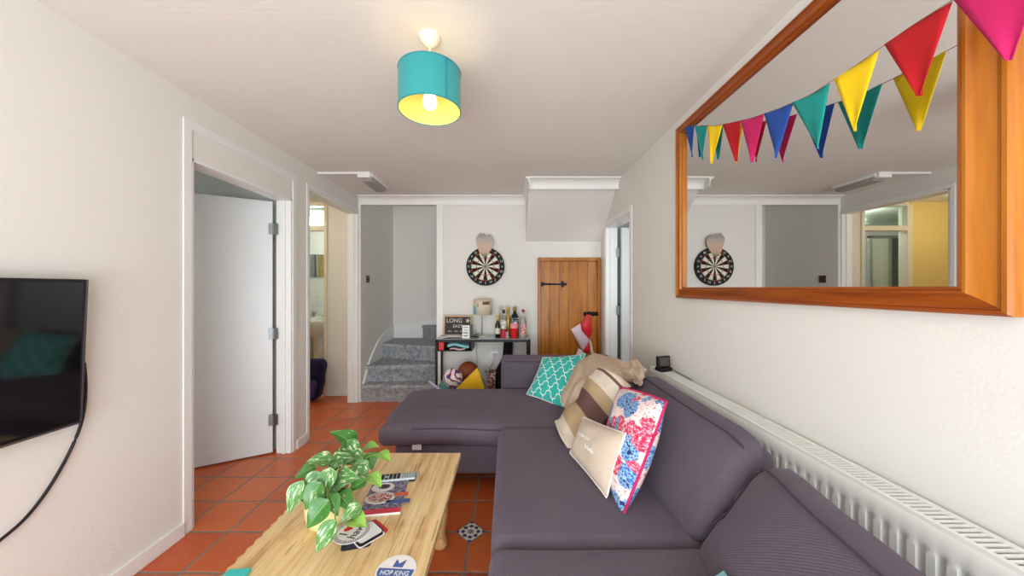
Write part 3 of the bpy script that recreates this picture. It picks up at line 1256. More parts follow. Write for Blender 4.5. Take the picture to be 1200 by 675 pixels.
clk = thing('digital_clock', (1.03, 2.24, 0.80), 'small black digital display standing on the far end of radiator', 'clock')
mm = frame_mtx((1.035, 2.24, 0.803), (0.94, 0.34, 0), (0.06, -0.02, 1))
mb = MB()
mb.box(-0.05, 0.05, 0.018, 0.095, -0.012, 0.012, 0, frame_mtx((1.035, 2.24, 0.803), (0.94, 0.34, 0), (0.14, 0.1, 1)))
mb.build('body', M['black'], clk, bevel=0.006)
mb = MB()
mb.box(-0.038, 0.038, 0.03, 0.085, 0.012, 0.0135, 0, frame_mtx((1.035, 2.24, 0.803), (0.94, 0.34, 0), (0.14, 0.1, 1)))
mb.build('screen', mat('grey_screen', (86, 78, 76), 0.2), clk, smooth=0)
mb = MB()
mb.box(-0.045, 0.045, -0.003, 0.022, -0.03, 0.03, 0, mm)
mb.build('stand', M['black'], clk, bevel=0.006)
mb = MB()
mb.tube([(1.075, 2.23, 0.815), (1.088, 2.19, 0.81), (1.09, 2.12, 0.806), (1.091, 2.0, 0.805)], 0.002, 6)
mb.build('cable', M['black'], clk)

# ------------------------------------------------------------------ television
tv = thing('television', (-1.72, 0.86, 0.8), 'black flat television mounted on the left wall', 'television')
tilt = 0.045
y0, y1, zb, zt = 0.33, 1.362, 0.806, 1.385
mm = Matrix.Translation((-1.722, 0, zb)) @ Matrix.Rotation(tilt, 4, 'Y')
hh = zt - zb
mb = MB()
mb.box(-0.022, 0.0, y0, y1, 0, hh, 0, mm)
mb.build('casing', M['black'], tv, bevel=0.004)
mb = MB()
mb.box(0.0, 0.0012, y0 + 0.012, y1 - 0.014, 0.02, hh - 0.012, 0, mm)
mb.build('screen', mat('tv_glass', (14, 12, 16), 0.06, spec=0.9, var=0), tv, smooth=0)
mb = MB()
w = 0.012
mb.box(0, 0.003, y1 - 0.005, y1, 0, hh, 0, mm)
mb.box(0, 0.003, y0, y1, 0, 0.008, 0, mm)
mb.build('bezel_edge', mat('glossy_bezel', (120, 112, 120), 0.15, 0.7), tv, smooth=0)
mb = MB()
mb.box(XL + 0.002, -1.735, 0.7, 1.05, zb + 0.15, zb + 0.42)
mb.build('wall_bracket', M['blackm'], tv)
mb = MB()
mb.box(-0.012, 0.006, 1.06, 1.12, -0.014, 0.0, 0, mm)
mb.build('sensor', M['black'], tv, bevel=0.003)

mb = MB()
cp_ = [P(97, 425, 1.385), P(99, 450, 1.385), P(97, 480, 1.38), P(90, 507, 1.37), P(76, 542, 1.33), P(54, 578, 1.28), P(30, 608, 1.225), P(0, 634, 1.165), P(-40, 655, 1.09)]
cp_ = [Vector((XL + 0.012 if i > 3 else XL + 0.02, p.y, p.z)) for i, p in enumerate([Vector((0, F * 1.755 / (CX - q[0]), H - (q[1] - CY) * (F * 1.755 / (CX - q[0])) / F)) for q in ((97, 425), (99, 450), (97, 480), (90, 507), (76, 542), (54, 578), (30, 608), (0, 634), (-60, 680))])]
mb.tube(catmull(cp_, 6), 0.0055, 8)
tag(mb.build('power_cable', M['black']), 'black cable hanging down the wall below the television', 'cable')

# ------------------------------------------------------------------ sofa
sofa = thing('corner_sofa', (0.4, 1.6, 0), 'aubergine grey corner sofa with chaise along the right wall', 'sofa')
S = M['sofa']


def bulge(amt, z0):
    def fn(p, nr):
        p = p.copy()
        f = max(0, 1 - nr[0] ** 2) * max(0, 1 - nr[1] ** 2)
        if nr[2] > 0:
            p.z += amt * f
        p.z += noise.noise(p * 3.1) * 0.006
        return p
    return fn


mb = MB()
mb.softbox((-0.02, 0.95, 0.12, 2.2, 0.11, 0.30), 0.02)
mb.build('base', S, sofa, smooth=50, weld=True)
mb = MB()
mb.softbox((-0.74, 0.95, 2.2, 2.99, 0.13, 0.325), 0.025)
mb.build('chaise_base', S, sofa, smooth=50, weld=True)


def chaise_fn(p, nr):
    p = p.copy()
    f = max(0, 1 - nr[0] ** 4) * max(0, 1 - nr[1] ** 4)
    if nr[2] > 0:
        p.z += 0.012 * f
    # round the free end in plan
    lx = max(0.0, (-0.55 - p.x) / 0.31)
    yc = 2.56
    p.y = yc + (p.y - yc) * (1 - 0.16 * lx ** 2.2)
    # sagging corner and raised front edge
    if p.y < 2.4:
        p.z += 0.022 * math.exp(-((p.x + 0.42) / 0.28) ** 2) - 0.03 * lx ** 2
    p.z += noise.noise(p * 3.0 + Vector((3, 1, 0))) * 0.01
    p.y += noise.noise(p * 2.3) * 0.008
    return p


mb = MB()
mb.softbox((-0.86, 0.78, 2.13, 2.975, 0.325, 0.468), 0.06, chaise_fn, k=5, m=22)
chz = mb.build('chaise_cushion', S, sofa, smooth=60, weld=True)
mb = MB()
mb.tube([chaise_fn(Vector((-0.82 + 1.4 * k / 20, 2.143, 0.442)), (-0.9, -1, 0.0)) + Vector((0, -0.004, 0)) for k in range(3, 15)], 0.004, 6)
mb.build('piping', M['pipe'], chz)
mb = MB()
mb.softbox((-0.06, 0.74, 1.165, 2.135, 0.27, 0.472), 0.045, bulge(0.012, 0), m=12)
mb.build('seat_cushion', S, sofa, smooth=60, weld=True)
mb = MB()
mb.softbox((-0.062, 0.72, 0.17, 1.155, 0.27, 0.478), 0.05, bulge(0.016, 0), m=12)
mb.build('seat_cushion', S, sofa, smooth=60, weld=True)
mb = MB()
mb.softbox((-0.06, 0.95, 2.985, 3.18, 0.13, 0.728), 0.04)
fa = mb.build('far_arm', S, sofa, smooth=60, weld=True)
mb = MB()
mb.tube([(-0.02, 2.984, 0.70), (0.9, 2.984, 0.70)], 0.004, 6)
mb.build('piping', M['pipe'], fa)
mb = MB()
mb.softbox((0.78, 0.965, 0.12, 2.99, 0.13, 0.66), 0.04)
mb.build('back_frame', S, sofa, smooth=60, weld=True)


def back_cushion(ya, yb, yaw=0.0, top=0.80, seed=0):
    """leaning back cushion, built upright then leaned"""
    piv = Vector((0.60, yb, 0))

    def fn(p, nr):
        p = p.copy()
        z = (p.z - 0.44)
        # lean: base at x .60, top at x .80
        lean = 0.60 * z
        f = max(0, 1 - nr[1] ** 2) * max(0, 1 - nr[2] ** 2)
        if nr[0] < 0:
            p.x -= 0.035 * f
        edge = max(0, abs(nr[1]) - 0.7) / 0.3
        if p.z > 0.6:
            p.z -= 0.03 * edge ** 2 * (1 if seed == 0 else 0.8)
        if nr[0] > 0 and p.z > 0.66:
            p.z -= 0.035
        p.x += lean + noise.noise(p * 3.3 + Vector((seed, 0, 0))) * 0.012
        q = Matrix.Rotation(yaw, 3, 'Z') @ (p - piv)
        return q + piv
    mb = MB()
    b = (0.605, 0.745, ya, yb, 0.45, top)
    mb.softbox(b, 0.055, fn, k=5, m=12)
    o = mb.build('back_cushion', S, sofa, smooth=60, weld=True)
    mb = MB()
    path = []
    hy = (yb - ya) / 2
    yc = (ya + yb) / 2
    for k in range(25):
        s = -0.94 + 1.88 * k / 24
        path.append(fn(Vector((0.605 + 0.016, yc + s * hy, top - 0.016 + 0.004)), (-0.85, s, 0.85)) + Vector((-0.003, 0, 0.002)))
    # turn down the ends
    for sgn, lst in ((1, path),):
        for k in range(1, 8):
            z = top - 0.016 - 0.04 * k
            lst.append(fn(Vector((0.605 + 0.016, yb - 0.016 + 0.004, z)), (-0.85, 0.97, 0.5)) + Vector((-0.002, 0.002, 0)))
    mb.tube(path, 0.0028, 6)
    mb.build('piping', M['pipe'], o)


back_cushion(1.16, 2.14, 0.0, 0.815, 0)
back_cushion(0.16, 1.15, -0.20, 0.80, 4)
mb = MB()
mb.box(-0.62, -0.56, 2.185, 2.1875, 0.30, 0.345)
mb.build('care_tag', M['card0'], sofa, smooth=0)
for (x, y) in ((0.02, 0.2), (0.02, 2.1), (-0.66, 2.27), (-0.66, 2.9), (0.88, 0.2), (0.88, 2.95)):
    mb = MB()
    mb.lathe([(0.022, 0), (0.028, 0.135)], (x, y, 0), 16)
    mb.build('foot', M['black'], sofa)


# ------------------------------------------------------------------ scatter cushions and throws
def cushion_rows(c, th, n=22, pinch=0.07, seed=0, side=1, belly=1.0):
    c00, c10, c11, c01 = [Vector(q) for q in c]
    nrm = (c10 - c00).cross(c01 - c00).normalized()
    rows = []
    for i in range(n + 1):
        row = []
        for j in range(n + 1):
            u, v = j / n, i / n
            uu = 0.5 + (u - 0.5) * (1 - pinch * 4 * v * (1 - v))
            vv = 0.5 + (v - 0.5) * (1 - pinch * 4 * u * (1 - u))
            p = c00 * (1 - uu) * (1 - vv) + c10 * uu * (1 - vv) + c11 * uu * vv + c01 * (1 - uu) * vv
            e = (max(0, 1 - abs(2 * u - 1) ** 2.6)) * (max(0, 1 - abs(2 * v - 1) ** 2.6))
            hgt = th / 2 * e ** 0.6
            wr = noise.noise(Vector((u * 3 + seed, v * 3, side * 2.0))) * 0.012 + noise.noise(Vector((u * 9 + seed, v * 5, side))) * 0.004
            p = p + nrm * side * (hgt + wr * e)
            row.append(p)
        rows.append(row)
    return rows, nrm


def cushion(name, c, th, mat_, label, seed=0, pipe=None, pinch=0.07, extra=None, piperad=0.005, group=None):
    base = Vector(c[2]) * 0.5 + Vector(c[3]) * 0.5
    root = thing(name, base, label, 'cushion', group)
    mb = MB()
    ra, nrm = cushion_rows(c, th, seed=seed, pinch=pinch)
    rb, _ = cushion_rows(c, th, seed=seed + 3, pinch=pinch, side=-1)
    mb.grid(ra)
    o = len(mb.v)
    mb.grid([r[::-1] for r in rb])
    mb2 = mb
    cov = mb2.build('cover', mat_, root, smooth=60, weld=True)
    if pipe:
        path = ra[0][:-1] + [r[-1] for r in ra[:-1]] + ra[-1][:0:-1] + [r[0] for r in ra[:0:-1]]
        pb = MB()
        pb.tube(path, piperad, 6, closed=True)
        pb.build('piping', pipe, cov, smooth=60)
    if extra:
        extra(cov, rb, -nrm)
    return root


def trellis_mat():
    m, t = nmat('teal_trellis_print', 0.85)
    s = t.sep(t.coord('UV'))
    n = 3.6
    u = t.math('MULTIPLY', s[0], n * 1.15)
    v = t.math('MULTIPLY', s[1], n * 0.85)
    d1 = t.math('ADD', u, v)
    d2 = t.math('SUBTRACT', u, v)
    a = t.math('ADD', d1, t.math('MULTIPLY', t.math('SINE', t.math('MULTIPLY', d2, 2 * PI * 2)), 0.055))
    b = t.math('ADD', d2, t.math('MULTIPLY', t.math('SINE', t.math('MULTIPLY', d1, 2 * PI * 2)), 0.055))
    la = t.math('LESS_THAN', t.math('ABSOLUTE', t.math('SUBTRACT', t.math('FRACT', a), 0.5)), 0.042)
    lb = t.math('LESS_THAN', t.math('ABSOLUTE', t.math('SUBTRACT', t.math('FRACT', b), 0.5)), 0.042)
    l = t.math('MAXIMUM', la, lb)
    t.color(t.mix(l, t.mix(t.noise(t.coord(), 40, 3), lin((40, 172, 164)), lin((64, 190, 180))), lin((236, 244, 238))))
    t.bump(t.noise(t.coord(), 300, 2), 0.2, 0.002)
    return m


def floral_mat():
    m, t = nmat('floral_print_cotton', 0.85)
    uv = t.coord('UV')
    mp = t.mapping(uv, (1.0, 1.0, 1.0))
    big = t.noise(mp, 3.3, 2, 0.5)
    vcell = t.n('ShaderNodeTexVoronoi')
    t.set(vcell.inputs['Vector'], mp)
    vcell.inputs['Scale'].default_value = 6.0
    dist, cc = vcell.outputs['Distance'], vcell.outputs['Color']
    cs = t.n('ShaderNodeSeparateColor')
    t.set(cs.inputs[0], cc)
    kind = cs.outputs[0]
    pet = t.voronoi(mp, 40)
    petn = t.noise(mp, 38, 3, 0.7)
    blue = t.ramp(pet, [(0.0, lin((30, 58, 140))), (0.35, lin((70, 120, 196))), (0.6, lin((170, 208, 238))), (0.8, lin((30, 50, 120)))])
    pink = t.ramp(petn, [(0.3, lin((196, 24, 70))), (0.47, lin((212, 44, 88))), (0.54, lin((236, 130, 154))), (0.64, lin((246, 214, 214)))])
    white = t.ramp(petn, [(0.35, lin((214, 70, 100))), (0.46, lin((246, 226, 222))), (0.66, lin((238, 226, 226))), (0.72, lin((140, 160, 110)))])
    isblue = t.math('GREATER_THAN', kind, 0.4)
    flower = t.mix(isblue, pink, blue)
    inside = t.math('LESS_THAN', t.math('ADD', dist, t.math('MULTIPLY', petn, 0.35)), 0.78)
    c = t.mix(inside, white, flower)
    t.color(c)
    t.bump(t.noise(t.coord(), 300, 2), 0.15, 0.002)
    return m


M['trellis'] = trellis_mat()
M['floral'] = floral_mat()
M['pinkpipe'] = mat('pink_piping', (206, 30, 96), 0.8)
M['beige'] = mat('beige_fleece', (206, 182, 158), 0.95, var=0.08)
M['cream'] = fabric_mat('cream_linen', (214, 194, 172), (224, 206, 186), scale=700)
M['creamlace'] = mat('cream_lace', (236, 230, 220), 0.9)

# teal trellis cushion leaning on the far arm
cushion('scatter_cushion', [P(636, 419, 2.95), P(686, 414, 2.86), P(665, 483, 2.44), P(617, 462, 2.72)], 0.13, M['trellis'],
        'turquoise cushion with white trellis pattern against the far sofa arm', 1, M['creamlace'], piperad=0.004)

# beige fleece blanket over the corner
bl_ = thing('blanket', (0.6, 2.4, 0.48), 'crumpled beige fleece blanket heaped over the sofa corner', 'blanket')
cps = [
    [P(662, 456, 2.62), P(678, 424, 2.86), P(694, 414, 2.93), P(712, 418, 2.86), P(730, 426, 2.62), P(747, 430, 2.36), P(754, 444, 2.20)],
    [P(657, 464, 2.46), P(676, 432, 2.60), P(694, 419, 2.66), P(712, 421, 2.58), P(730, 423.5, 2.40), P(746, 423, 2.22), P(757, 432, 2.10)],
    [P(660, 476, 2.30), P(676, 450, 2.36), P(694, 434, 2.38), P(712, 430, 2.34), P(730, 430, 2.26), P(744, 430, 2.14), P(755, 440, 2.03)],
    [P(670, 480, 2.20), P(684, 464, 2.22), P(698, 449, 2.22), P(713, 441, 2.20), P(729, 439, 2.15), P(742, 438, 2.06), P(752, 448, 1.98)],
    [P(676, 490, 2.19), P(690, 476, 2.18), P(704, 464, 2.16), P(717, 454, 2.13), P(729, 447, 2.10), P(741, 446, 2.04), P(750, 454, 1.98)],
]
rows = [catmull(r, 8) for r in cps]
cols_ = [catmull([rows[i][j] for i in range(len(rows))], 7) for j in range(len(rows[0]))]
for j, c in enumerate(cols_):
    for i, p in enumerate(c):
        w = noise.noise(Vector((j * 0.13 + i * 0.06, i * 0.26 - j * 0.05, 1.7))) * 0.034 + noise.noise(Vector((j * 0.33, i * 0.42 - j * 0.2, 4.7))) * 0.022
        c[i] = p + Vector((-0.3, -0.5, 0.8)) * w
mb = MB()
mb.grid(cols_)
mb.build('fleece', M['beige'], bl_, smooth=80, solid=0.016, sub=1)

# striped throw
def stripe_mat():
    m, t = nmat('striped_throw_cloth', 0.9)
    s = t.sep(t.coord('UV'))
    W_, T_, B_ = lin((228, 216, 198)), lin((186, 160, 122)), lin((98, 68, 68))
    c = t.ramp(s[1], [(0.0, W_), (0.13, T_), (0.30, B_), (0.44, T_), (0.56, W_), (0.70, B_), (0.735, lin((222, 200, 178))), (0.84, B_)], 'CONSTANT')
    t.color(t.mix(t.math('MULTIPLY', t.noise(t.coord(), 60, 3), 0.25), c, lin((150, 120, 100))))
    t.bump(t.noise(t.coord(), 220, 2), 0.25, 0.002)
    return m


th = thing('striped_throw', (0.45, 2.0, 0.47), 'cream, tan and brown striped throw lying between blanket and cushions', 'throw')
prs_ = [((650, 492, 2.10), (669, 532, 1.80)), ((657, 485, 2.12), (676, 524, 1.82)), ((667, 476, 2.14), (690, 512, 1.86)), ((675, 466, 2.13), (703, 502, 1.88)),
        ((682, 453, 2.12), (714, 489, 1.86)), ((688, 442, 2.11), (722, 476, 1.84)), ((696, 434, 2.10), (729, 463, 1.83)), ((704, 431, 2.08), (736, 455, 1.84)), ((712, 436, 2.07), (742, 452, 1.88)), ((718, 446, 2.06), (746, 458, 1.92))]
rows = []
A_ = catmull([P(*a) for a, b in prs_], 5)
B_ = catmull([P(*b) for a, b in prs_], 5)
for i, (a, b) in enumerate(zip(A_, B_)):
    row = []
    for j in range(19):
        t_ = j / 18
        p = a.lerp(b, t_)
        p += Vector((-0.45, -0.35, 0.7)) * (0.05 * math.sin(PI * t_) + noise.noise(Vector((i * 0.16, t_ * 2.2, 9))) * 0.03)
        row.append(p)
    rows.append(row)
mb = MB()
mb.grid(rows)
mb.build('cloth', stripe_mat(), th, smooth=80, solid=0.012, sub=1)

# floral cushion
cushion('scatter_cushion', [P(727, 454, 1.84), P(781, 471, 1.43), P(729, 607, 1.30), Vector((0.495, 1.67, 0.475))], 0.17, M['floral'],
        'pink and blue floral cushion propped against the sofa back', 5, M['pinkpipe'], pinch=-0.03, piperad=0.006)


# cream cushion with stitched script
def stitch(root, ra, nrm):
    n = len(ra) - 1
    mb = MB()
    for k, (a, b) in enumerate(((0.22, 0.56), (0.50, 0.72))):
        path = []
        for q in range(60):
            u = a + (b - a) * q / 59 + 0.022 * math.cos(q * 0.9)
            v = 0.42 + 0.15 * k + 0.045 * math.sin(q * 0.9 + k) * (0.55 + 0.45 * math.sin(q * 0.31))
            i, j = min(n - 1, int(v * n)), min(n - 1, int(u * n))
            fu, fv = u * n - j, v * n - i
            p = ra[i][j] * (1 - fu) * (1 - fv) + ra[i][j + 1] * fu * (1 - fv) + ra[i + 1][j] * (1 - fu) * fv + ra[i + 1][j + 1] * fu * fv
            path.append(p + nrm * 0.002)
        mb.tube(path, 0.0016, 5)
    mb.build('stitched_script', mat('pale_thread', (244, 240, 232), 0.8), root)


cushion('scatter_cushion', [P(684, 489, 1.84), P(733, 508, 1.44), P(711, 583, 1.385), P(668, 531, 1.74)], 0.10, M['cream'],
        'small plain cream cushion in front of the floral one', 8, M['creamlace'], pinch=0.04, extra=stitch, piperad=0.005)

# pale blue cushion, mostly below the frame
cushion('scatter_cushion', [P(798, 684, 0.95), P(848, 668, 0.95), Vector((0.60, 0.60, 0.56)), Vector((0.34, 0.62, 0.50))], 0.07, mat('pale_blue_cotton', (150, 208, 220), 0.9),
        'pale blue cushion at the bottom edge on the near sofa seat', 11)

# ------------------------------------------------------------------ coffee table
TZ = 0.43
ct = thing('coffee_table', (-0.6, 1.27, 0), 'low pine plank coffee table with turned legs', 'coffee table')
mb = MB()
TX_0, TX_1, TYa, TYb = -0.918, -0.268, 0.66, 1.882
# plank top with a worn wavy left edge
pts = [(TX_1, TYa), (TX_1 + 0.006, TYb)]
pts += [(TX_0, TYb)]
n = 60
for k in range(1, n):
    yv = TYb + (TYa - TYb) * k / n
    pts.append((TX_0 + (0.005 if k % 2 else -0.004), yv))
pts.append((TX_0, TYa))
mb.prism(pts, 'z', TZ - 0.03, TZ)
mb.build('table_top', M['tablewood'], ct, bevel=0.003, smooth=0)
mb = MB()
mb.box(TX_0 + 0.07, TX_1 - 0.07, TYb - 0.11, TYb - 0.085, TZ - 0.12, TZ - 0.03)
mb.box(TX_0 + 0.07, TX_1 - 0.07, TYa + 0.085, TYa + 0.11, TZ - 0.12, TZ - 0.03)
mb.box(TX_0 + 0.07, TX_0 + 0.095, TYa + 0.085, TYb - 0.085, TZ - 0.12, TZ - 0.03)
mb.box(TX_1 - 0.095, TX_1 - 0.07, TYa + 0.085, TYb - 0.085, TZ - 0.12, TZ - 0.03)
mb.build('apron', M['legwood'], ct, smooth=0)
legp = [(0.020, 0), (0.034, 0.012), (0.038, 0.03), (0.030, 0.05), (0.022, 0.065), (0.026, 0.075), (0.024, 0.09), (0.036, 0.15), (0.042, 0.19), (0.036, 0.225), (0.026, 0.25), (0.034, 0.262), (0.026, 0.275), (0.036, 0.29), (0.036, 0.40)]
for (x, y) in ((TX_1 - 0.08, TYb - 0.13), (TX_0 + 0.08, TYb - 0.13), (TX_1 - 0.08, TYa + 0.12), (TX_0 + 0.08, TYa + 0.12)):
    mb = MB()
    mb.lathe(legp, (x, y, 0), 24)
    mb.build('leg', M['legwood'], ct, smooth=50)

# things on the table ---------------------------------------------------------
pc = Vector((-0.715, 1.33, TZ))
pot = thing('potted_pothos', pc, 'variegated trailing pothos in a cream pot on the coffee table', 'plant')
mb = MB()
mb.lathe([(0.0, 0.001), (0.058, 0.001), (0.066, 0.006), (0.074, 0.04), (0.080, 0.105), (0.082, 0.118), (0.077, 0.12), (0.073, 0.112), (0.07, 0.095)], pc, 36)
mb.build('pot', mat('cream_glazed_pot', (236, 214, 150), 0.3, var=0.03), pot, smooth=50)
mb = MB()
mb.lathe([(0.0, 0.102), (0.04, 0.1), (0.071, 0.096)], pc, 24)
mb.build('soil', mat('dark_soil', (48, 34, 26), 1.0, var=0.3), pot)


def leaf_mat(name, g1, g2, var, amt):
    m, t = nmat(name, 0.35)
    uv = t.coord('UV')
    s = t.sep(uv)
    oi = t.n('ShaderNodeObjectInfo').outputs['Random']
    off = t.comb(t.math('MULTIPLY', oi, 17.0), t.math('MULTIPLY', oi, 9.0))
    va = t.n('ShaderNodeVectorMath', operation='ADD')
    t.set(va.inputs[0], t.mapping(uv, (5.0, 1.6, 1)))
    t.set(va.inputs[1], off)
    n1 = t.noise(va.outputs[0], 2.0, 4, 0.6)
    c = t.mix(t.noise(va.outputs[0], 5, 3), lin(g1), lin(g2))
    f = t.ramp(n1, [(amt, (0, 0, 0, 1)), (amt + 0.10, (1, 1, 1, 1))])
    c = t.mix(f, c, lin(var))
    mid = t.math('LESS_THAN', t.math('ABSOLUTE', t.math('SUBTRACT', s[0], 0.5)), 0.02)
    c = t.mix(t.math('MULTIPLY', mid, 0.5), c, lin((150, 190, 110)))
    t.color(c)
    t.bsdf.inputs['Subsurface Weight'].default_value = 0.0
    return m


LM = [leaf_mat('pothos_leaf_green', (40, 94, 34), (72, 130, 50), (196, 214, 160), 0.62),
      leaf_mat('pothos_leaf_marbled', (54, 110, 48), (90, 144, 70), (214, 224, 184), 0.53),
      leaf_mat('pothos_leaf_young', (108, 158, 56), (142, 184, 78), (222, 232, 170), 0.62)]
M['stem'] = mat('pothos_stem', (120, 150, 70), 0.5)
leaves = [  # crop coords of base and tip, depth, width factor, kind
    ((400, 145), (316, 88), 1.50, 0.62, 0), ((350, 150), (424, 184), 1.46, 0.7, 1), ((425, 170), (487, 140), 1.50, 0.55, 2), ((305, 205), (212, 205), 1.40, 0.66, 1),
    ((300, 225), (374, 198), 1.40, 0.62, 1), ((238, 232), (160, 274), 1.36, 0.62, 0), ((266, 262), (176, 346), 1.27, 0.6, 1), ((190, 296), (126, 418), 1.24, 0.55, 1),
    ((300, 240), (278, 346), 1.26, 0.62, 1), ((262, 300), (196, 402), 1.21, 0.7, 0), ((292, 372), (204, 476), 1.16, 0.72, 0), ((322, 455), (238, 576), 1.12, 0.58, 1),
    ((336, 345), (384, 396), 1.22, 0.72, 0), ((424, 392), (344, 450), 1.17, 0.66, 1), ((392, 440), (438, 466), 1.15, 0.7, 2), ((322, 300), (398, 272), 1.28, 0.7, 1),
    ((452, 212), (384, 296), 1.36, 0.66, 1), ((462, 176), (470, 238), 1.42, 0.75, 0), ((444, 288), (380, 326), 1.28, 0.7, 0), ((462, 268), (504, 304), 1.32, 0.66, 2),
    ((500, 178), (538, 200), 1.42, 0.7, 2), ((350, 265), (358, 208), 1.36, 0.7, 0), ((232, 336), (280, 282), 1.28, 0.6, 0), ((385, 150), (330, 170), 1.52, 0.7, 0), ((200, 330), (240, 400), 1.25, 0.6, 0),
    ((345, 155), (385, 205), 1.52, 0.8, 0), ((250, 270), (205, 330), 1.30, 0.7, 0), ((410, 230), (440, 300), 1.34, 0.7, 1), ((270, 330), (215, 400), 1.2, 0.7, 1), ((375, 190), (440, 215), 1.42, 0.7, 1), ((300, 350), (330, 420), 1.19, 0.6, 0)]


def lp(c, Y):
    return P(300 + c[0] / 3.4615, 480 + c[1] / 3.4615, Y)


for i, (b, tpt, Y, wf, kd) in enumerate(leaves):
    rnd = random.Random(i)
    base = lp(b, Y + 0.01)
    tip = lp(tpt, Y - 0.03)
    ax = tip - base
    L = ax.length
    ax.normalize()
    view = (Vector((0, 0, H)) - base).normalized()
    up = (view * 0.75 + Vector((rnd.uniform(-.35, .35), rnd.uniform(-.2, .2), 0.65))).normalized()
    side = ax.cross(up).normalized()
    nr = side.cross(ax).normalized()
    L *= 1.08
    W = L * wf * 0.58
    mb = MB()
    rows = []
    n = 12
    for a in range(n + 1):
        t_ = a / n
        # heart-shaped outline
        w_ = W * (math.sin(PI * min(1, t_ ** 0.62)) ** 0.8) * (1.12 - 0.35 * t_) if 0 < t_ < 1 else 0.0
        lobe = -0.07 * L * max(0, 1 - t_ / 0.14)
        row = []
        for q in range(9):
            s_ = (q - 4) / 4
            droop = -0.16 * L * t_ * t_ + 0.05 * L * math.sin(PI * t_)
            fold = abs(s_) * w_ * 0.28 - 0.10 * W * math.sin(t_ * 9 + s_ * 2 + i) * abs(s_) * 0.5
            row.append(base + ax * (L * t_ + lobe * abs(s_)) + side * (s_ * w_) + nr * (droop + fold))
        rows.append(row)
    mb.grid(rows)
    leaf = mb.build('leaf', LM[kd], pot, smooth=80, sub=1)
    # petiole
    root_ = pc + Vector((rnd.uniform(-.035, .035), rnd.uniform(-.03, .03), 0.10))
    midp = root_.lerp(base, 0.55) + Vector((0, 0, 0.035))
    mb = MB()
    pth = catmull([root_, midp, base], 5)
    mb.tube(pth, 0.0022, 6)
    ORG_leaf = ORG[leaf.name]
    mb.build('stem', M['stem'], leaf)

# magazine
e1 = lambda p, z=TZ: PZ(p[0], p[1], z)


def slab_quad(mb, q, z0, z1, mi=0):
    vs = [Vector((p.x, p.y, z0)) for p in q] + [Vector((p.x, p.y, z1)) for p in q]
    mb.add(vs, [(3, 2, 1, 0), (4, 5, 6, 7), (0, 1, 5, 4), (1, 2, 6, 5), (2, 3, 7, 6), (3, 0, 4, 7)], mi)


mag_o, mag_x, mag_y = PZ(420, 607, TZ), PZ(469, 602.5, TZ) - PZ(420, 607, TZ), PZ(415.5, 567, TZ) - PZ(420, 607, TZ)
mag = thing('magazine', (mag_o + mag_x * 0.5 + mag_y * 0.5), 'dark blue magazine with red edge under the pothos leaves', 'magazine')
mw = mag_x.length
mag_y = (mag_y - mag_x.normalized() * mag_y.dot(mag_x.normalized()))
mhh = 0.235
mmx = frame_mtx((mag_o.x, mag_o.y, TZ), mag_x, mag_y)
mb = MB()
mb.box(0, mw, 0, mhh, 0.0005, 0.009, 0, mmx)
mb.build('pages', mat('page_white', (226, 222, 216), 0.7), mag, smooth=0)
mcov, t = nmat('magazine_cover_print', 0.25)
co = t.coord('UV')
n1 = t.noise(t.mapping(co, (3, 9, 1)), 3, 4, 0.7)
c = t.ramp(n1, [(0.35, lin((44, 44, 72))), (0.46, lin((84, 80, 108))), (0.54, lin((140, 128, 146))), (0.68, lin((180, 176, 184)))])
t.color(c)
mb = MB()
zc = 0.0098
mb.grid([[mmx @ Vector((mw * u / 4, mhh * v / 4, zc)) for u in range(5)] for v in range(5)])
mcv = mb.build('cover', mcov, mag, smooth=0, solid=0.0006)
mb = MB()
mb.box(0, mw, 0.0, 0.03, zc, zc + 0.0004, 0, mmx)
mb.build('red_band', mat('cover_red', (206, 52, 72), 0.3), mcv, smooth=0)
mb = MB()
ang_ = [2 * PI * k / 32 for k in range(32)]
disc(mb, mmx @ Matrix.Translation((0.055, 0.185, 0)), 0, zc, zc + 0.0004, 32, 0, [(0.05 * math.cos(a), 0.036 * math.sin(a)) for a in ang_])
disc(mb, mmx @ Matrix.Translation((0.06, 0.19, 0)), 0, zc + 0.0004, zc + 0.0006, 32, 1, [(0.026 * math.cos(a), 0.018 * math.sin(a)) for a in ang_])
disc(mb, mmx @ Matrix.Translation((0.06, 0.105, 0)), 0, zc, zc + 0.0004, 32, 0, [(0.062 * math.cos(a), 0.042 * math.sin(a)) for a in ang_])
disc(mb, mmx @ Matrix.Translation((0.06, 0.107, 0)), 0, zc + 0.0004, zc + 0.0006, 32, 2, [(0.052 * math.cos(a), 0.033 * math.sin(a)) for a in ang_])
fl, t = nmat('speckled_food_print', 0.4)
t.color(t.ramp(t.noise(t.coord(), 160, 2, 0.6), [(0.42, lin((228, 216, 206))), (0.5, lin((200, 88, 66))), (0.62, lin((70, 60, 80)))]))
mb.box(0.115, 0.175, 0.11, 0.135, zc, zc + 0.0004, 3, mmx)
mb.box(0.09, 0.19, 0.06, 0.085, zc, zc + 0.0004, 4, mmx)
mb.build('cover_pictures', [mat('plate_white', (224, 220, 216), 0.3), mat('plate_dark', (52, 44, 54), 0.3), fl, mat('cover_orange', (214, 92, 56), 0.3), mat('cover_blue', (62, 92, 146), 0.3)], mcv, smooth=0)

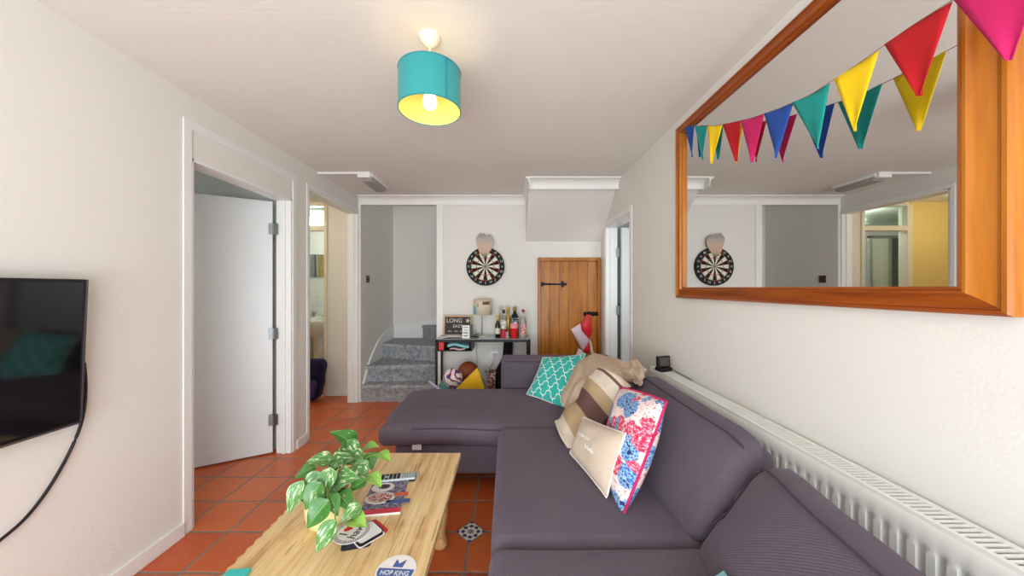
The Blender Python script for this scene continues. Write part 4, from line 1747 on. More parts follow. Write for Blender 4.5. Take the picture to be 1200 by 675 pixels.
# remote control
r0, r1 = PZ(444, 562, TZ + 0.01), PZ(487, 558, TZ + 0.01)
rem = thing('remote_control', (r0 + r1) / 2 - Vector((0, 0, 0.01)), 'silver and black remote control beside the magazine', 'remote control')
mmr = frame_mtx((r0.x, r0.y, TZ + 0.0005), r1 - r0, Vector((-(r1 - r0).y, (r1 - r0).x, 0)))
rl = (r1 - r0).length
mb = MB()
mb.box(0, rl, -0.027, 0.027, 0.0, 0.009, 0, mmr)
mb.build('underside', M['black'], rem, bevel=0.004)
mb = MB()
mb.box(0.001, rl - 0.001, -0.026, 0.026, 0.009, 0.018, 0, mmr)
tsh = mb.build('top_shell', mat('remote_silver', (198, 206, 206), 0.35), rem, bevel=0.003)
mb = MB()
for i_ in range(5):
    for j_ in range(3):
        if (i_, j_) in ((1, 1),):
            continue
        mb.box(0.012 + i_ * 0.018, 0.026 + i_ * 0.018, -0.022 + j_ * 0.0155, -0.010 + j_ * 0.0155, 0.018, 0.0205, 0, mmr)
mb.build('large_buttons', M['black'], tsh, bevel=0.001)
mb = MB()
for i_ in range(9):
    for j_ in range(3):
        mb.box(0.108 + i_ * 0.0095, 0.1125 + i_ * 0.0095, -0.021 + j_ * 0.0155, -0.010 + j_ * 0.0155, 0.018, 0.0195, 0, mmr)
mb.build('small_buttons', mat('grey_keys', (120, 140, 146), 0.4), tsh, smooth=0)

# beer mats
M['card'] = mat('white_card', (236, 234, 230), 0.5, var=0.01)
M['ink'] = mat('black_ink', (30, 26, 32), 0.5)
M['red'] = mat('red_print', (200, 40, 40), 0.5)


def mat_square(c, ang, size, z0, z1, cols, label, border=0.012, name='beer_mat'):
    root = thing(name, (c.x, c.y, z0), label, 'beer mat', 'beer mats stacked on the coffee table')
    mm = Matrix.Translation((c.x, c.y, 0)) @ Matrix.Rotation(ang, 4, 'Z')
    h = size / 2
    r = 0.012
    pts = []
    for (sx, sy, a0) in ((1, 1, 0), (-1, 1, PI / 2), (-1, -1, PI), (1, -1, 1.5 * PI)):
        for k in range(5):
            a = a0 + PI / 2 * k / 4
            pts.append((sx * (h - r) + r * math.cos(a), sy * (h - r) + r * math.sin(a)))
    mb = MB()
    disc(mb, mm, 0, z0, z1, 20, 0, pts)
    mb.build('card', cols[0], root, smooth=0)
    mb = MB()
    disc(mb, mm, 0, z1, z1 + 0.0004, 20, 0, [(p[0] * (1 - border / h), p[1] * (1 - border / h)) for p in pts])
    mb.build('print', cols[1], root, smooth=0)
    return root, mm


mc = PZ(425, 629, TZ)
mat_square(mc + Vector((-0.012, -0.012, 0)), 0.25, 0.1, TZ + 0.0005, TZ + 0.002, [mat('mat_dark', (40, 38, 50), 0.5), mat('mat_dark2', (56, 54, 76), 0.5)], 'dark square beer mat at the bottom of the stack')
mat_square(mc + Vector((0.018, 0.022, 0)), 0.9, 0.1, TZ + 0.0025, TZ + 0.004, [M['red'], M['ink']], 'red edged square beer mat showing at the right of the stack')
mat_square(mc + Vector((0.012, 0.004, 0)), 0.85, 0.1, TZ + 0.0045, TZ + 0.006, [M['card'], M['ink']], 'white edged black square beer mat second from top', 0.004)
mat_square(mc + Vector((0.008, 0.014, 0)), 0.85, 0.092, TZ + 0.0065, TZ + 0.008, [M['ink'], M['card']], 'white square beer mat just under the round one', 0.003)
rc = PZ(412, 623, TZ + 0.009)
rm = thing('beer_mat', (rc.x, rc.y, TZ + 0.0085), 'round white beer mat with red heart and black lettering, topmost of the stack', 'beer mat', 'beer mats stacked on the coffee table')
ra_ = 1.38
mm = Matrix.Translation((rc.x, rc.y, 0)) @ Matrix.Rotation(ra_, 4, 'Z')
mb = MB()
disc(mb, mm, 0.064, TZ + 0.0085, TZ + 0.0102)
mb.build('card', M['card'], rm, smooth=0)
mb = MB()
zt_ = TZ + 0.0104
for k in range(46):
    a = 2 * PI * k / 46 + 0.05
    w = 0.0022 if k % 3 else 0.0032
    mk = mm @ Matrix.Rotation(a, 4, 'Z')
    mb.box(0.053, 0.059, -w / 2, w / 2, zt_, zt_ + 0.0003, 0, mk)
for r_ in (0.0505, 0.062):
    mb.tube([mm @ Vector((r_ * math.cos(2 * PI * k / 48), r_ * math.sin(2 * PI * k / 48), zt_)) for k in range(48)], 0.0006, 4, closed=True)
tm = mm @ Matrix.Translation((0, 0, zt_))
add_text(mb, 'I', 0.048, tm @ Matrix.Translation((-0.020, 0.018, 0)))
add_text(mb, 'haw', 0.044, tm @ Matrix.Translation((0.002, -0.020, 0)))
mb.build('lettering', M['ink'], rm, smooth=0)
mb = MB()
hp = [(0.0011 * 16 * math.sin(a) ** 3, 0.0011 * (13 * math.cos(a) - 5 * math.cos(2 * a) - 2 * math.cos(3 * a) - math.cos(4 * a))) for a in [2 * PI * k / 40 for k in range(40)]]
disc(mb, mm @ Matrix.Translation((0.012, 0.020, 0)), 0, zt_, zt_ + 0.0004, 40, 0, hp)
mb.build('heart', M['red'], rm, smooth=0)

# round sticker-like mat
hc = PZ(464, 669, TZ)
hk = thing('beer_mat', (hc.x, hc.y, TZ), 'round white and blue beer mat with crown near the table edge', 'beer mat')
mm = Matrix.Translation((hc.x, hc.y, 0)) @ Matrix.Rotation(-0.06, 4, 'Z')
mb = MB()
disc(mb, mm, 0.064, TZ + 0.0004, TZ + 0.002, 56)
mb.build('card', M['card'], hk, smooth=0)
M['hopblue'] = mat('mat_blue', (72, 98, 160), 0.5, var=0.02)
mb = MB()
seg = [(0.059 * math.cos(a), 0.059 * math.sin(a)) for a in [PI * 1.02 + PI * 0.96 * k / 30 for k in range(31)]]
seg = [(x, min(y, 0.006)) for x, y in seg]
seg = [(-0.0587, 0.006)] + [(0.059 * math.cos(PI - 0.1 + (PI + 0.2) * k / 40), 0.059 * math.sin(PI - 0.1 + (PI + 0.2) * k / 40)) for k in range(41)]
disc(mb, mm, 0, TZ + 0.002, TZ + 0.0024, 40, 0, seg[1:])
cr = [(-0.018, 0.012), (0.018, 0.012), (0.021, 0.042), (0.008, 0.027), (0.0, 0.044), (-0.008, 0.027), (-0.021, 0.038)]
cr = [(-0.017, 0.012), (0.017, 0.012), (0.021, 0.044), (0.001, 0.026), (-0.012, 0.046)]
disc(mb, mm, 0, TZ + 0.002, TZ + 0.0024, 5, 0, cr)
mb.build('blue_print', M['hopblue'], hk, smooth=0)
mb = MB()
add_text(mb, 'HOP KING', 0.0255, mm @ Matrix.Translation((0, -0.012, TZ + 0.0026)), 0, 0.78)
mb.build('lettering', M['card'], hk, smooth=0)

cq = PZ(277, 676, TZ)
mb = MB()
mm = Matrix.Translation((cq.x, cq.y - 0.012, TZ)) @ Matrix.Rotation(0.1, 4, 'Z')
mb.box(-0.035, 0.035, -0.035, 0.03, 0.0004, 0.012, 0, mm)
tag(mb.build('coaster', mat('teal_card', (60, 196, 190), 0.5), bevel=0.002), 'small teal coaster at the bottom edge of the coffee table', 'coaster')

# ------------------------------------------------------------------ console table and what stands around it
DZ = 0.80
des = thing('console_table', (-0.27, 3.8, 0), 'black metal console table with glass top against the far wall', 'console table')
dx0, dx1, dy0, dy1 = -0.785, 0.245, 3.64, 3.965
mb = MB()
for x in (dx0, dx1 - 0.025):
    for y in (dy0, dy1 - 0.025):
        pass
for (x, y) in ((dx0, dy0), (dx1 - 0.025, dy0), (dx0, dy1 - 0.025), (dx1 - 0.025, dy1 - 0.025)):
    lb = MB()
    lb.box(x, x + 0.025, y, y + 0.025, 0, DZ - 0.008)
    lb.build('leg', M['blackm'], des, smooth=0, bevel=0.002)
mb.box(dx0, dx1, dy0, dy0 + 0.025, DZ - 0.035, DZ - 0.008)
mb.box(dx0, dx1, dy1 - 0.025, dy1, DZ - 0.035, DZ - 0.008)
mb.box(dx0, dx0 + 0.025, dy0, dy1, DZ - 0.035, DZ - 0.008)
mb.box(dx1 - 0.025, dx1, dy0, dy1, DZ - 0.035, DZ - 0.008)
mb.build('top_frame', M['blackm'], des, smooth=0, bevel=0.002)
mb = MB()
mb.box(dx0 + 0.003, dx1 - 0.003, dy0 + 0.003, dy1 - 0.003, DZ - 0.008, DZ)
mgl, t = nmat('frosted_table_glass', 0.12)
t.color(lin((196, 206, 200)))
t.bsdf.inputs['Transmission Weight'].default_value = 0.55
mb.build('glass_top', mgl, des, smooth=0, bevel=0.001)
mb = MB()
mb.box(dx0 + 0.025, -0.395, dy0 + 0.004, dy1 - 0.03, 0.665, 0.675)
mb.box(-0.40, -0.385, dy0 + 0.004, dy1 - 0.03, 0.665, DZ - 0.03)
mb.box(dx0 + 0.012, dx0 + 0.026, dy0 + 0.004, dy1 - 0.03, 0.665, DZ - 0.03)
mb.box(dx0 + 0.025, -0.395, dy1 - 0.04, dy1 - 0.03, 0.665, DZ - 0.03)
mb.build('tray', M['blackm'], des, smooth=0)


def simple_box(name, bounds, m_, label, cat, group=None, bevel=0.003, mtx=None):
    mb = MB()
    mb.box(*bounds, 0, mtx)
    return tag(mb.build(name, m_, bevel=bevel, smooth=0), label, cat, group)


simple_box('gift_box', (-0.752, -0.695, 3.66, 3.85, 0.676, 0.762), mat('red_box', (206, 22, 30), 0.4), 'small red box at the left end of the console tray', 'box')
# folded teal and pink papers
mb = MB()
rows = [[Vector((-0.655 + 0.235 * u / 10 - 0.01 * v / 3, 3.645 + 0.2 * v / 6, 0.725 + 0.018 * math.sin(u * 0.5) + 0.012 * u / 10 + 0.004 * v)) for u in range(11)] for v in range(7)]
mb.grid(rows)
tag(mb.build('folded_cloth', mat('pale_teal_cloth', (138, 200, 204), 0.8), solid=0.022, smooth=60), 'pale teal folded cloth in the console tray', 'cloth')
mb = MB()
rows = [[Vector((-0.63 + 0.17 * u / 8, 3.648 + 0.15 * v / 4, 0.678 + 0.013 + 0.006 * math.sin(u * 0.9))) for u in range(9)] for v in range(5)]
mb.grid(rows)
tag(mb.build('folded_cloth', mat('pale_pink_cloth', (232, 190, 186), 0.8), solid=0.009, smooth=60), 'pale pink folded cloth under the teal one in the tray', 'cloth')

# chalkboard
ck = thing('chalkboard', (-0.58, 3.9, DZ), 'small wood framed chalkboard with chalk lettering on the console table', 'chalkboard')
mmc = frame_mtx((-0.578, 3.872, DZ + 0.002), (1, 0, 0), (0, 0.22, 1))
w, h = 0.325, 0.232
mb = MB()
mb.box(-w / 2, w / 2, 0, 0.016, -0.006, 0.012, 0, mmc)
mb.box(-w / 2, w / 2, h - 0.016, h, -0.006, 0.012, 0, mmc)
mb.box(-w / 2, -w / 2 + 0.016, 0.016, h - 0.016, -0.006, 0.012, 0, mmc)
mb.box(w / 2 - 0.016, w / 2, 0.016, h - 0.016, -0.006, 0.012, 0, mmc)
mb.build('frame', mat('light_wood_frame', (196, 160, 112), 0.5), ck, smooth=0, bevel=0.002)
mb = MB()
mb.box(-w / 2 + 0.01, w / 2 - 0.01, 0.01, h - 0.01, -0.005, 0.004, 0, mmc)
sbd = mb.build('board', mat('slate_board', (66, 58, 54), 0.8, var=0.2), ck, smooth=0)
mb = MB()
tz = lambda x, y: mmc @ Matrix.Translation((x, y, 0.0055))
add_text(mb, 'LONG', 0.068, tz(-0.04, 0.172), 0, 0.95)
add_text(mb, 'EAST', 0.05, tz(0.0, 0.108))
for k in range(3):
    mb.tube([mmc @ Vector((-0.11 + 0.07 * k + 0.045 * q / 6, 0.05 + 0.012 * math.sin(q * 2 + k), 0.0055)) for q in range(7)], 0.0025, 5)
for k in range(5):
    a = 2 * PI * k / 5
    mb.tube([mmc @ Vector((0.115, 0.172, 0.0055)), mmc @ Vector((0.115 + 0.026 * math.cos(a), 0.172 + 0.026 * math.sin(a), 0.0055))], 0.006, 5)
mb.build('chalk_lettering', mat('white_chalk', (222, 216, 208), 0.9), sbd, smooth=0)

# leaflets on the console
mb = MB()
mmx = Matrix.Translation((-0.60, 3.73, DZ)) @ Matrix.Rotation(0.12, 4, 'Z')
rows = [[mmx @ Vector((-0.13 + 0.26 * u / 10, -0.07 + 0.14 * v / 4, 0.004 + 0.02 * abs(math.sin(PI * u / 10)) * (1 if u != 5 else 0.7))) for u in range(11)] for v in range(5)]
mb.grid(rows)
tag(mb.build('open_booklet', mat('booklet_pages', (224, 222, 226), 0.6), solid=0.003, smooth=60), 'open white booklet lying in front of the chalkboard', 'booklet')
mn = thing('menu_card', (-0.46, 3.69, DZ), 'upright white card printed with dark lines on the console table', 'card')
mb = MB()
mb.box(-0.497, -0.418, 3.688, 3.696, DZ, DZ + 0.142)
mb.build('card', M['card'], mn, smooth=0)
mb = MB()
for k, zz in enumerate((0.115, 0.085, 0.052, 0.02)):
    wd = (0.05, 0.035, 0.05, 0.045)[k]
    for q in range(4):
        mb.box(-0.4575 - wd / 2 + q * wd / 4, -0.4575 - wd / 2 + (q + 0.75) * wd / 4, 3.6870, 3.688, DZ + zz, DZ + zz + (0.008 if k < 2 else 0.014))
mb.build('print', M['ink'], mn, smooth=0)
simple_box('speaker_box', (-0.417, -0.392, 3.69, 3.79, DZ, DZ + 0.135), M['black'], 'black upright box directly behind the white card', 'box')

# little table lamp
tl = thing('table_lamp', (-0.294, 3.86, DZ), 'small table lamp with a patched beige shade on the console', 'table lamp')
mb = MB()
mb.lathe([(0.0, 0.012), (0.02, 0.012), (0.075, 0.008), (0.078, 0.0)], (-0.294, 3.86, DZ), 28)
mb.build('base', mat('lamp_base_white', (214, 214, 208), 0.4), tl)
mb = MB()
mb.tube([(-0.294, 3.86, DZ + 0.01), (-0.294, 3.86, DZ + 0.30)], 0.006, 10)
mb.build('stem', M['steel'], tl)
mb = MB()
mb.lathe([(0.108, DZ + 0.245), (0.104, DZ + 0.418)], (-0.287, 3.86, 0), 40, 0, cap=False)
shm, t = nmat('beige_patch_shade', 0.8)
s = t.sep(t.coord())


def patch(x0, x1, z0, z1):
    a = t.math('MULTIPLY', t.math('GREATER_THAN', s[0], x0), t.math('LESS_THAN', s[0], x1))
    b = t.math('MULTIPLY', t.math('GREATER_THAN', s[2], z0), t.math('LESS_THAN', s[2], z1))
    c = t.math('MULTIPLY', a, b)
    return t.math('MULTIPLY', c, t.math('LESS_THAN', s[1], 0.0))


c = t.mix(t.noise(t.coord(), 25, 3), lin((206, 190, 164)), lin((222, 208, 186)))
c = t.mix(patch(0.012, 0.09, 0.362, 0.398), c, lin((110, 86, 72)))
c = t.mix(patch(-0.10, -0.055, 0.262, 0.35), c, lin((130, 186, 192)))
c = t.mix(patch(-0.05, -0.028, 0.335, 0.372), c, lin((170, 150, 128)))
t.color(c)
mb.build('lamp_shade', shm, tl, solid=0.002)
mb = MB()
mb.tube([(-0.30, 3.82, DZ + 0.01), (-0.34, 3.78, DZ + 0.006), (-0.37, 3.74, DZ + 0.006), (-0.385, 3.745, DZ + 0.012), (-0.37, 3.77, DZ + 0.02), (-0.33, 3.79, DZ + 0.03)], 0.006, 6)
mb.build('cord', M['black'], tl)

# bottles
BG = 'bottles on the console table'


def bottle(px, Yp, h, rb, mglass, label, mcap, capcol_h=0.05, neck=0.013, mlabel=None, lz=(0.2, 0.55), shoulder=0.62, lower=None):
    x = (px - CX) * Yp / F
    root = thing('bottle', (x, Yp, DZ), label, 'bottle', BG)
    z = lambda f: DZ + 0.001 + h * f
    prof = [(0.0, z(0)), (rb * 0.92, z(0)), (rb, z(0.015)), (rb, z(shoulder * 0.9)), (rb * 0.85, z(shoulder)), (rb * 0.5, z(shoulder + 0.09)), (neck, z(shoulder + 0.16)), (neck, z(0.97)), (neck * 1.15, z(0.98)), (0.0, z(0.985))]
    mb = MB()
    mb.lathe(prof, (x, Yp, 0), 24)
    gl = mb.build('glass', mglass, root, smooth=50)
    mb = MB()
    zc_ = DZ + h - capcol_h
    mb.lathe([(neck * 1.2, zc_), (neck * 1.35, zc_ + 0.004), (neck * 1.3, DZ + h), (0.0, DZ + h + 0.002)], (x, Yp, 0), 20)
    mb.build('cap', mcap, root)
    if mlabel:
        mb = MB()
        mb.lathe([(rb + 0.0008, z(lz[0])), (rb + 0.0008, z(lz[1]))], (x, Yp, 0), 24, 0, cap=False)
        mb.build('label', mlabel, gl)
    if lower:
        mb = MB()
        mb.lathe([(rb + 0.001, z(0.01)), (rb + 0.001, z(lz[0] - 0.01))], (x, Yp, 0), 24, 0, cap=False)
        mb.build('lower_label', lower, gl)
    return root


g_dark = mat('dark_green_glass', (16, 22, 18), 0.1)
g_clear = mat('clear_glass', (226, 226, 218), 0.06, trans=0.75, var=0)
g_gold = mat('gold_foil', (196, 162, 70), 0.3, 0.6)
c_black = mat('cap_black', (24, 20, 24), 0.4)
c_red = mat('cap_red', (146, 28, 40), 0.4)
l_white, t = nmat('printed_white_label', 0.5)
t.color(t.ramp(t.noise(t.mapping(t.coord(), (30, 30, 60)), 1.6, 2), [(0.5, lin((226, 226, 214))), (0.58, lin((96, 110, 96)))]))
l_pale = mat('label_pale_green', (206, 220, 208), 0.5)
l_navy, t = nmat('label_navy', 0.5)
t.color(t.ramp(t.noise(t.mapping(t.coord(), (30, 30, 40)), 1.4, 2), [(0.52, lin((32, 36, 46))), (0.6, lin((190, 196, 200)))]))
l_redp, t = nmat('label_red_print', 0.5)
t.color(t.ramp(t.noise(t.mapping(t.coord(), (40, 40, 40)), 1.5, 2), [(0.46, lin((190, 60, 60))), (0.54, lin((226, 216, 208)))]))
l_red = mat('label_red', (176, 24, 36), 0.5)
bottle(586.5, 3.90, 0.335, 0.032, g_clear, 'slim clear bottle behind the small dark one', mat('cap_clear', (200, 198, 192), 0.4), 0.03)
bottle(583.2, 3.76, 0.245, 0.028, g_dark, 'small dark bottle with pale label, leftmost of the bottles', mat('cap_gold', (206, 172, 90), 0.4), 0.055, mlabel=l_pale, lz=(0.16, 0.42))
bottle(595.3, 3.90, 0.335, 0.031, g_gold, 'tall gold foiled bottle behind the white labelled one', g_gold, 0.08)
bottle(590.2, 3.735, 0.31, 0.036, g_clear, 'black capped bottle with white label above a red band', c_black, 0.038, mlabel=l_white, lz=(0.32, 0.64), lower=l_red)
bottle(603.3, 3.88, 0.335, 0.046, g_dark, 'wide dark bottle with gold top behind the red cup', mat('cap_brass', (150, 124, 66), 0.4), 0.045, neck=0.017, mlabel=l_navy, lz=(0.2, 0.62), shoulder=0.68)
bottle(613.2, 3.75, 0.31, 0.036, g_clear, 'clear bottle with dark red cap, rightmost on the console', c_red, 0.028, mlabel=l_redp, lz=(0.1, 0.5))
# red cup
cx_ = (602.5 - CX) * 3.69 / F
cup = thing('plastic_cup', (cx_, 3.69, DZ), 'red plastic cup with a pale pink top in front of bottles', 'cup')
mb = MB()
mb.lathe([(0.0, 0.002), (0.031, 0.002), (0.033, 0.01), (0.043, 0.115), (0.041, 0.118), (0.0, 0.1181)], (cx_, 3.69, DZ), 28)
mb.build('body', mat('cup_red', (214, 20, 26), 0.3), cup)
mb = MB()
mb.lathe([(0.0435, 0.112), (0.045, 0.118), (0.045, 0.16), (0.042, 0.163), (0.0, 0.164)], (cx_, 3.69, DZ), 28)
mb.build('pink_top', mat('cup_pink', (230, 150, 150), 0.4), cup)
mb = MB()
mb.lathe([(0.02, 0.163), (0.018, 0.176), (0.0, 0.182)], (cx_ + 0.012, 3.69, DZ), 14)
mb.build('napkin', M['card'], cup)
gx = (594.5 - CX) * 3.69 / F
mb = MB()
mb.lathe([(0.0, 0.002), (0.018, 0.002), (0.02, 0.07), (0.018, 0.07), (0.016, 0.006), (0.0, 0.006)], (gx, 3.69, DZ), 20)
tag(mb.build('shot_glass', mat('pink_glass', (226, 190, 186), 0.1, trans=0.4, var=0)), 'small pinkish shot glass left of the red cup', 'glass')

# under the console
M['tealbox'] = mat('teal_storage_box', (96, 160, 164), 0.6)
sb = thing('storage_box', (-0.46, 3.56, 0), 'teal storage box on the floor under the console table', 'storage box')
mb = MB()
mb.box(-0.735, -0.268, 3.335, 3.83, 0, 0.285)
mb.build('body', M['tealbox'], sb, bevel=0.01)
mb = MB()
mb.box(-0.742, -0.262, 3.328, 3.837, 0.285, 0.312)
mb.build('lid', M['tealbox'], sb, bevel=0.008)


def sphere(mb, c, r, n=32):
    prof = [(max(1e-6, r * math.sin(PI * k / n)), -r * math.cos(PI * k / n)) for k in range(n + 1)]
    mb.lathe(prof, c, n * 2, 0, cap=False)


bc = Vector((-0.570, 3.50, 0.312 + 0.102))
mb = MB()
sphere(mb, bc, 0.102)
mfb, t = nmat('football_red_white', 0.35)
co = t.coord()
wv = t.n('ShaderNodeTexWave')
t.set(wv.inputs['Vector'], t.mapping(co, (1, 1, 1), rot=(0.4, 0.7, 0.3)))
wv.inputs['Scale'].default_value = 4.5
wv.inputs['Distortion'].default_value = 9.0
wv.inputs['Detail'].default_value = 1.0
wv.inputs['Detail Scale'].default_value = 2.2
c = t.ramp(wv.outputs['Fac'], [(0.0, lin((232, 226, 226))), (0.7, lin((232, 226, 226))), (0.73, lin((186, 26, 44))), (0.94, lin((186, 26, 44))), (0.97, lin((40, 60, 120)))])
t.color(c)
tag(mb.build('football', mfb, smooth=80), 'white football with red swirls on the storage box', 'ball')
bc = Vector((-0.430, 3.69, 0.312 + 0.116))
bb = thing('basketball', (bc.x, bc.y, 0.312), 'brown basketball behind the yellow wedge under the console', 'ball')
mb = MB()
sphere(mb, bc, 0.116)
mbb, t = nmat('brown_basketball_rubber', 0.6)
t.color(t.mix(t.noise(t.coord(), 30, 3), lin((118, 52, 24)), lin((140, 66, 32))))
t.bump(t.voronoi(t.coord(), 300), 0.3, 0.002)
mb.build('skin', mbb, bb, smooth=80)
mb = MB()
for ax in ('X', 'Y', 'Z'):
    rot = {'X': Matrix.Rotation(0.3, 3, 'X'), 'Y': Matrix.Rotation(PI / 2, 3, 'X'), 'Z': Matrix.Rotation(PI / 2, 3, 'Y')}[ax]
    mb.tube([bc + rot @ Vector((0.1155 * math.cos(2 * PI * k / 40), 0.1155 * math.sin(2 * PI * k / 40), 0)) for k in range(40)], 0.0022, 6, closed=True)
mb.build('seams', M['black'], bb)

yw = mat('yellow_canvas', (236, 182, 12), 0.7)
mb = MB()
p_l, p_t, p_r = P(531, 458, 3.37), P(559.5, 431, 3.375), P(569.5, 458, 3.37)
p_l.z = p_r.z = 0.313
mid = (p_l + p_t) / 2
mb.prism([(p_l.x, p_l.z), (p_r.x, p_r.z), (p_r.x * 0.5 + p_t.x * 0.5 + 0.004, (p_r.z + p_t.z) / 2), (p_t.x + 0.006, p_t.z - 0.003), (p_t.x - 0.004, p_t.z), (mid.x, mid.z + 0.003)], 'y', 3.345, 3.388)
ywo = mb.build('yellow_wedge', yw, bevel=0.006)
tag(ywo, 'yellow triangular canvas wedge in front of the basketball', 'cushion')

mb = MB()
a, b = P(503, 444.5, 3.52), P(523, 455, 3.50)
a = Vector((-0.80, 3.42, 0.405))
b = Vector((-0.69, 3.40, 0.328))
mb.tube([a, a.lerp(b, 0.5), b], 0.014, 14)
tag(mb.build('paper_roll', mat('lilac_paper', (196, 188, 214), 0.6)), 'pale lilac paper roll poking out beside the console leg', 'paper roll')

gb = thing('gift_bag', (-0.18, 3.65, 0), 'dark red patterned gift bag on the floor under the console', 'bag')
gm, t = nmat('patterned_gift_paper', 0.45)
t.color(t.ramp(t.noise(t.coord(), 30, 3, 0.6), [(0.4, lin((92, 40, 40))), (0.5, lin((150, 60, 54))), (0.56, lin((226, 210, 190))), (0.64, lin((70, 52, 40)))]))
mb = MB()
x0, x1 = -0.222, -0.135
mb.add([(x0, 3.60, 0.001), (x1, 3.60, 0.001), (x1, 3.70, 0.001), (x0, 3.70, 0.001), (x0, 3.63, 0.44), (x1, 3.63, 0.44), (x1, 3.68, 0.44), (x0, 3.68, 0.44)],
       [(3, 2, 1, 0), (0, 1, 5, 4), (1, 2, 6, 5), (2, 3, 7, 6), (3, 0, 4, 7), (4, 5, 6, 7)])
mb.build('bag_body', gm, gb, smooth=0)
mb = MB()
for k in range(9):
    a = Vector((x0 + 0.012 * k, 3.65, 0.43))
    mb.tube([a, a + Vector((random.uniform(-.02, .02), random.uniform(-.02, .02), random.uniform(.02, .05)))], [0.012, 0.004], 6)
mb.build('tissue', mat('brown_tissue', (96, 70, 54), 0.7), gb)

# tall black padded bag leaning under the table
gk = thing('instrument_bag', (-0.03, 3.8, 0), 'tall black padded bag leaning under the glass console top', 'bag')
mb = MB()
path = [Vector((-0.06, 3.86, 0.02)), Vector((-0.07, 3.855, 0.15)), Vector((-0.075, 3.85, 0.30)), Vector((-0.035, 3.85, 0.44)), Vector((-0.005, 3.85, 0.56)), Vector((0.003, 3.85, 0.66)), Vector((0.006, 3.85, 0.758))]
wid = [0.13, 0.14, 0.125, 0.09, 0.06, 0.055, 0.052]
pp = catmull(path, 6)
ww = catmull([Vector((w, 0, 0)) for w in wid], 6)
rows = []
for p, w in zip(pp, ww):
    rows.append([p + Vector((w.x * math.cos(a), 0.45 * w.x * math.sin(a) if w.x < 0.1 else 0.05 * math.sin(a), 0)) for a in [2 * PI * k / 20 for k in range(21)]])
mb.grid(rows, uv=False)
mb.add(rows[-1][:-1], [tuple(range(20))])
mb.build('bag_body', fabric_mat('black_padded_nylon', (20, 16, 18), (30, 25, 28)), gk, smooth=60)
mb = MB()
mb.tube(catmull([Vector((-0.10, 3.795, 0.1)), Vector((-0.10, 3.795, 0.3)), Vector((-0.06, 3.80, 0.45)), Vector((-0.02, 3.82, 0.62))], 6), 0.007, 6)
mb.build('zip_strap', mat('dark_webbing', (44, 36, 38), 0.7), gk)

# socket and wires on the far wall
so = thing('wall_socket', (-0.16, YB, 0.52), 'white double wall socket under the console table', 'socket')
mb = MB()
mb.box(-0.215, -0.105, YB - 0.01, YB, 0.505, 0.60)
mb.build('plate', M['trimw'], so, bevel=0.004)
mb = MB()
mb.box(-0.18, -0.14, YB - 0.045, YB - 0.01, 0.53, 0.575)
mb.build('plug', mat('plug_white', (206, 202, 194), 0.4), so, bevel=0.006)
mb = MB()
mb.tube(catmull([Vector((-0.16, YB - 0.03, 0.53)), Vector((-0.175, YB - 0.02, 0.47)), Vector((-0.215, YB - 0.02, 0.40)), Vector((-0.23, YB - 0.02, 0.3))], 6), 0.003, 6)
mb.build('flex', mat('grey_flex', (150, 148, 144), 0.5), so)
mb = MB()
mb.tube(catmull([Vector((-0.372, 3.975, 0.84)), Vector((-0.372, 3.982, 0.7)), Vector((-0.365, 3.98, 0.55)), Vector((-0.355, 3.98, 0.4))], 6), 0.0025, 6)
tag(mb.build('lamp_wire', mat('pale_wire', (140, 140, 140), 0.5)), 'thin grey wire hanging down the wall below the table lamp', 'cable')

# ------------------------------------------------------------------ dartboard
db = thing('dartboard', (-0.263, YB, 1.39), 'round dartboard hanging on the far wall above the console', 'dartboard')
Cx, Cz = -0.263, 1.35 + 25.0 * 4 / F
RB = 0.2255
mmd = frame_mtx((Cx, YB - 0.002, Cz), (1, 0, 0), (0, 0, 1))
mb = MB()
disc(mb, mmd, RB, 0.0, 0.036, 64)
dbb = mb.build('board', mat('dartboard_black', (22, 18, 22), 0.8), db, smooth=30)
mb = MB()
dm = [mat('sisal_cream', (226, 222, 202), 0.9), mat('sisal_black', (34, 20, 22), 0.9), mat('sisal_red', (186, 44, 40), 0.9), mat('sisal_green', (84, 140, 92), 0.9)]
rings = [(0.016, 0.099, 0), (0.099, 0.107, 2), (0.107, 0.162, 0), (0.162, 0.170, 2)]
for k in range(20):
    a0, a1 = PI / 2 - PI / 20 - 2 * PI * k / 20, PI / 2 + PI / 20 - 2 * PI * k / 20
    for r0_, r1_, kind in rings:
        dark = (k % 2 == 0)
        mi = (1 if dark else 0) if kind == 0 else (2 if dark else 3)
        pts = [(r0_ * math.cos(a0), r0_ * math.sin(a0)), (r1_ * math.cos(a0), r1_ * math.sin(a0)), (r1_ * math.cos((a0 + a1) / 2), r1_ * math.sin((a0 + a1) / 2)), (r1_ * math.cos(a1), r1_ * math.sin(a1)), (r0_ * math.cos(a1), r0_ * math.sin(a1))]
        mb.add([mmd @ Vector((x, y, 0.0368)) for x, y in pts], [(0, 1, 2, 3, 4)], mi)
pts = [(0.016 * math.cos(2 * PI * k / 24), 0.016 * math.sin(2 * PI * k / 24)) for k in range(24)]
mb.add([mmd @ Vector((x, y, 0.0368)) for x, y in pts], [tuple(range(24))], 3)
pts = [(0.007 * math.cos(2 * PI * k / 24), 0.007 * math.sin(2 * PI * k / 24)) for k in range(24)]
mb.add([mmd @ Vector((x, y, 0.0372)) for x, y in pts], [tuple(range(24))], 2)
mb.build('scoring_face', dm, dbb, smooth=0)
mb = MB()
for k, nme in enumerate([20, 1, 18, 4, 13, 6, 10, 15, 2, 17, 3, 19, 7, 16, 8, 11, 14, 9, 12, 5]):
    a = PI / 2 - 2 * PI * k / 20
    add_text(mb, str(nme), 0.036, mmd @ Matrix.Translation((0.197 * math.cos(a), 0.197 * math.sin(a), 0.037)))
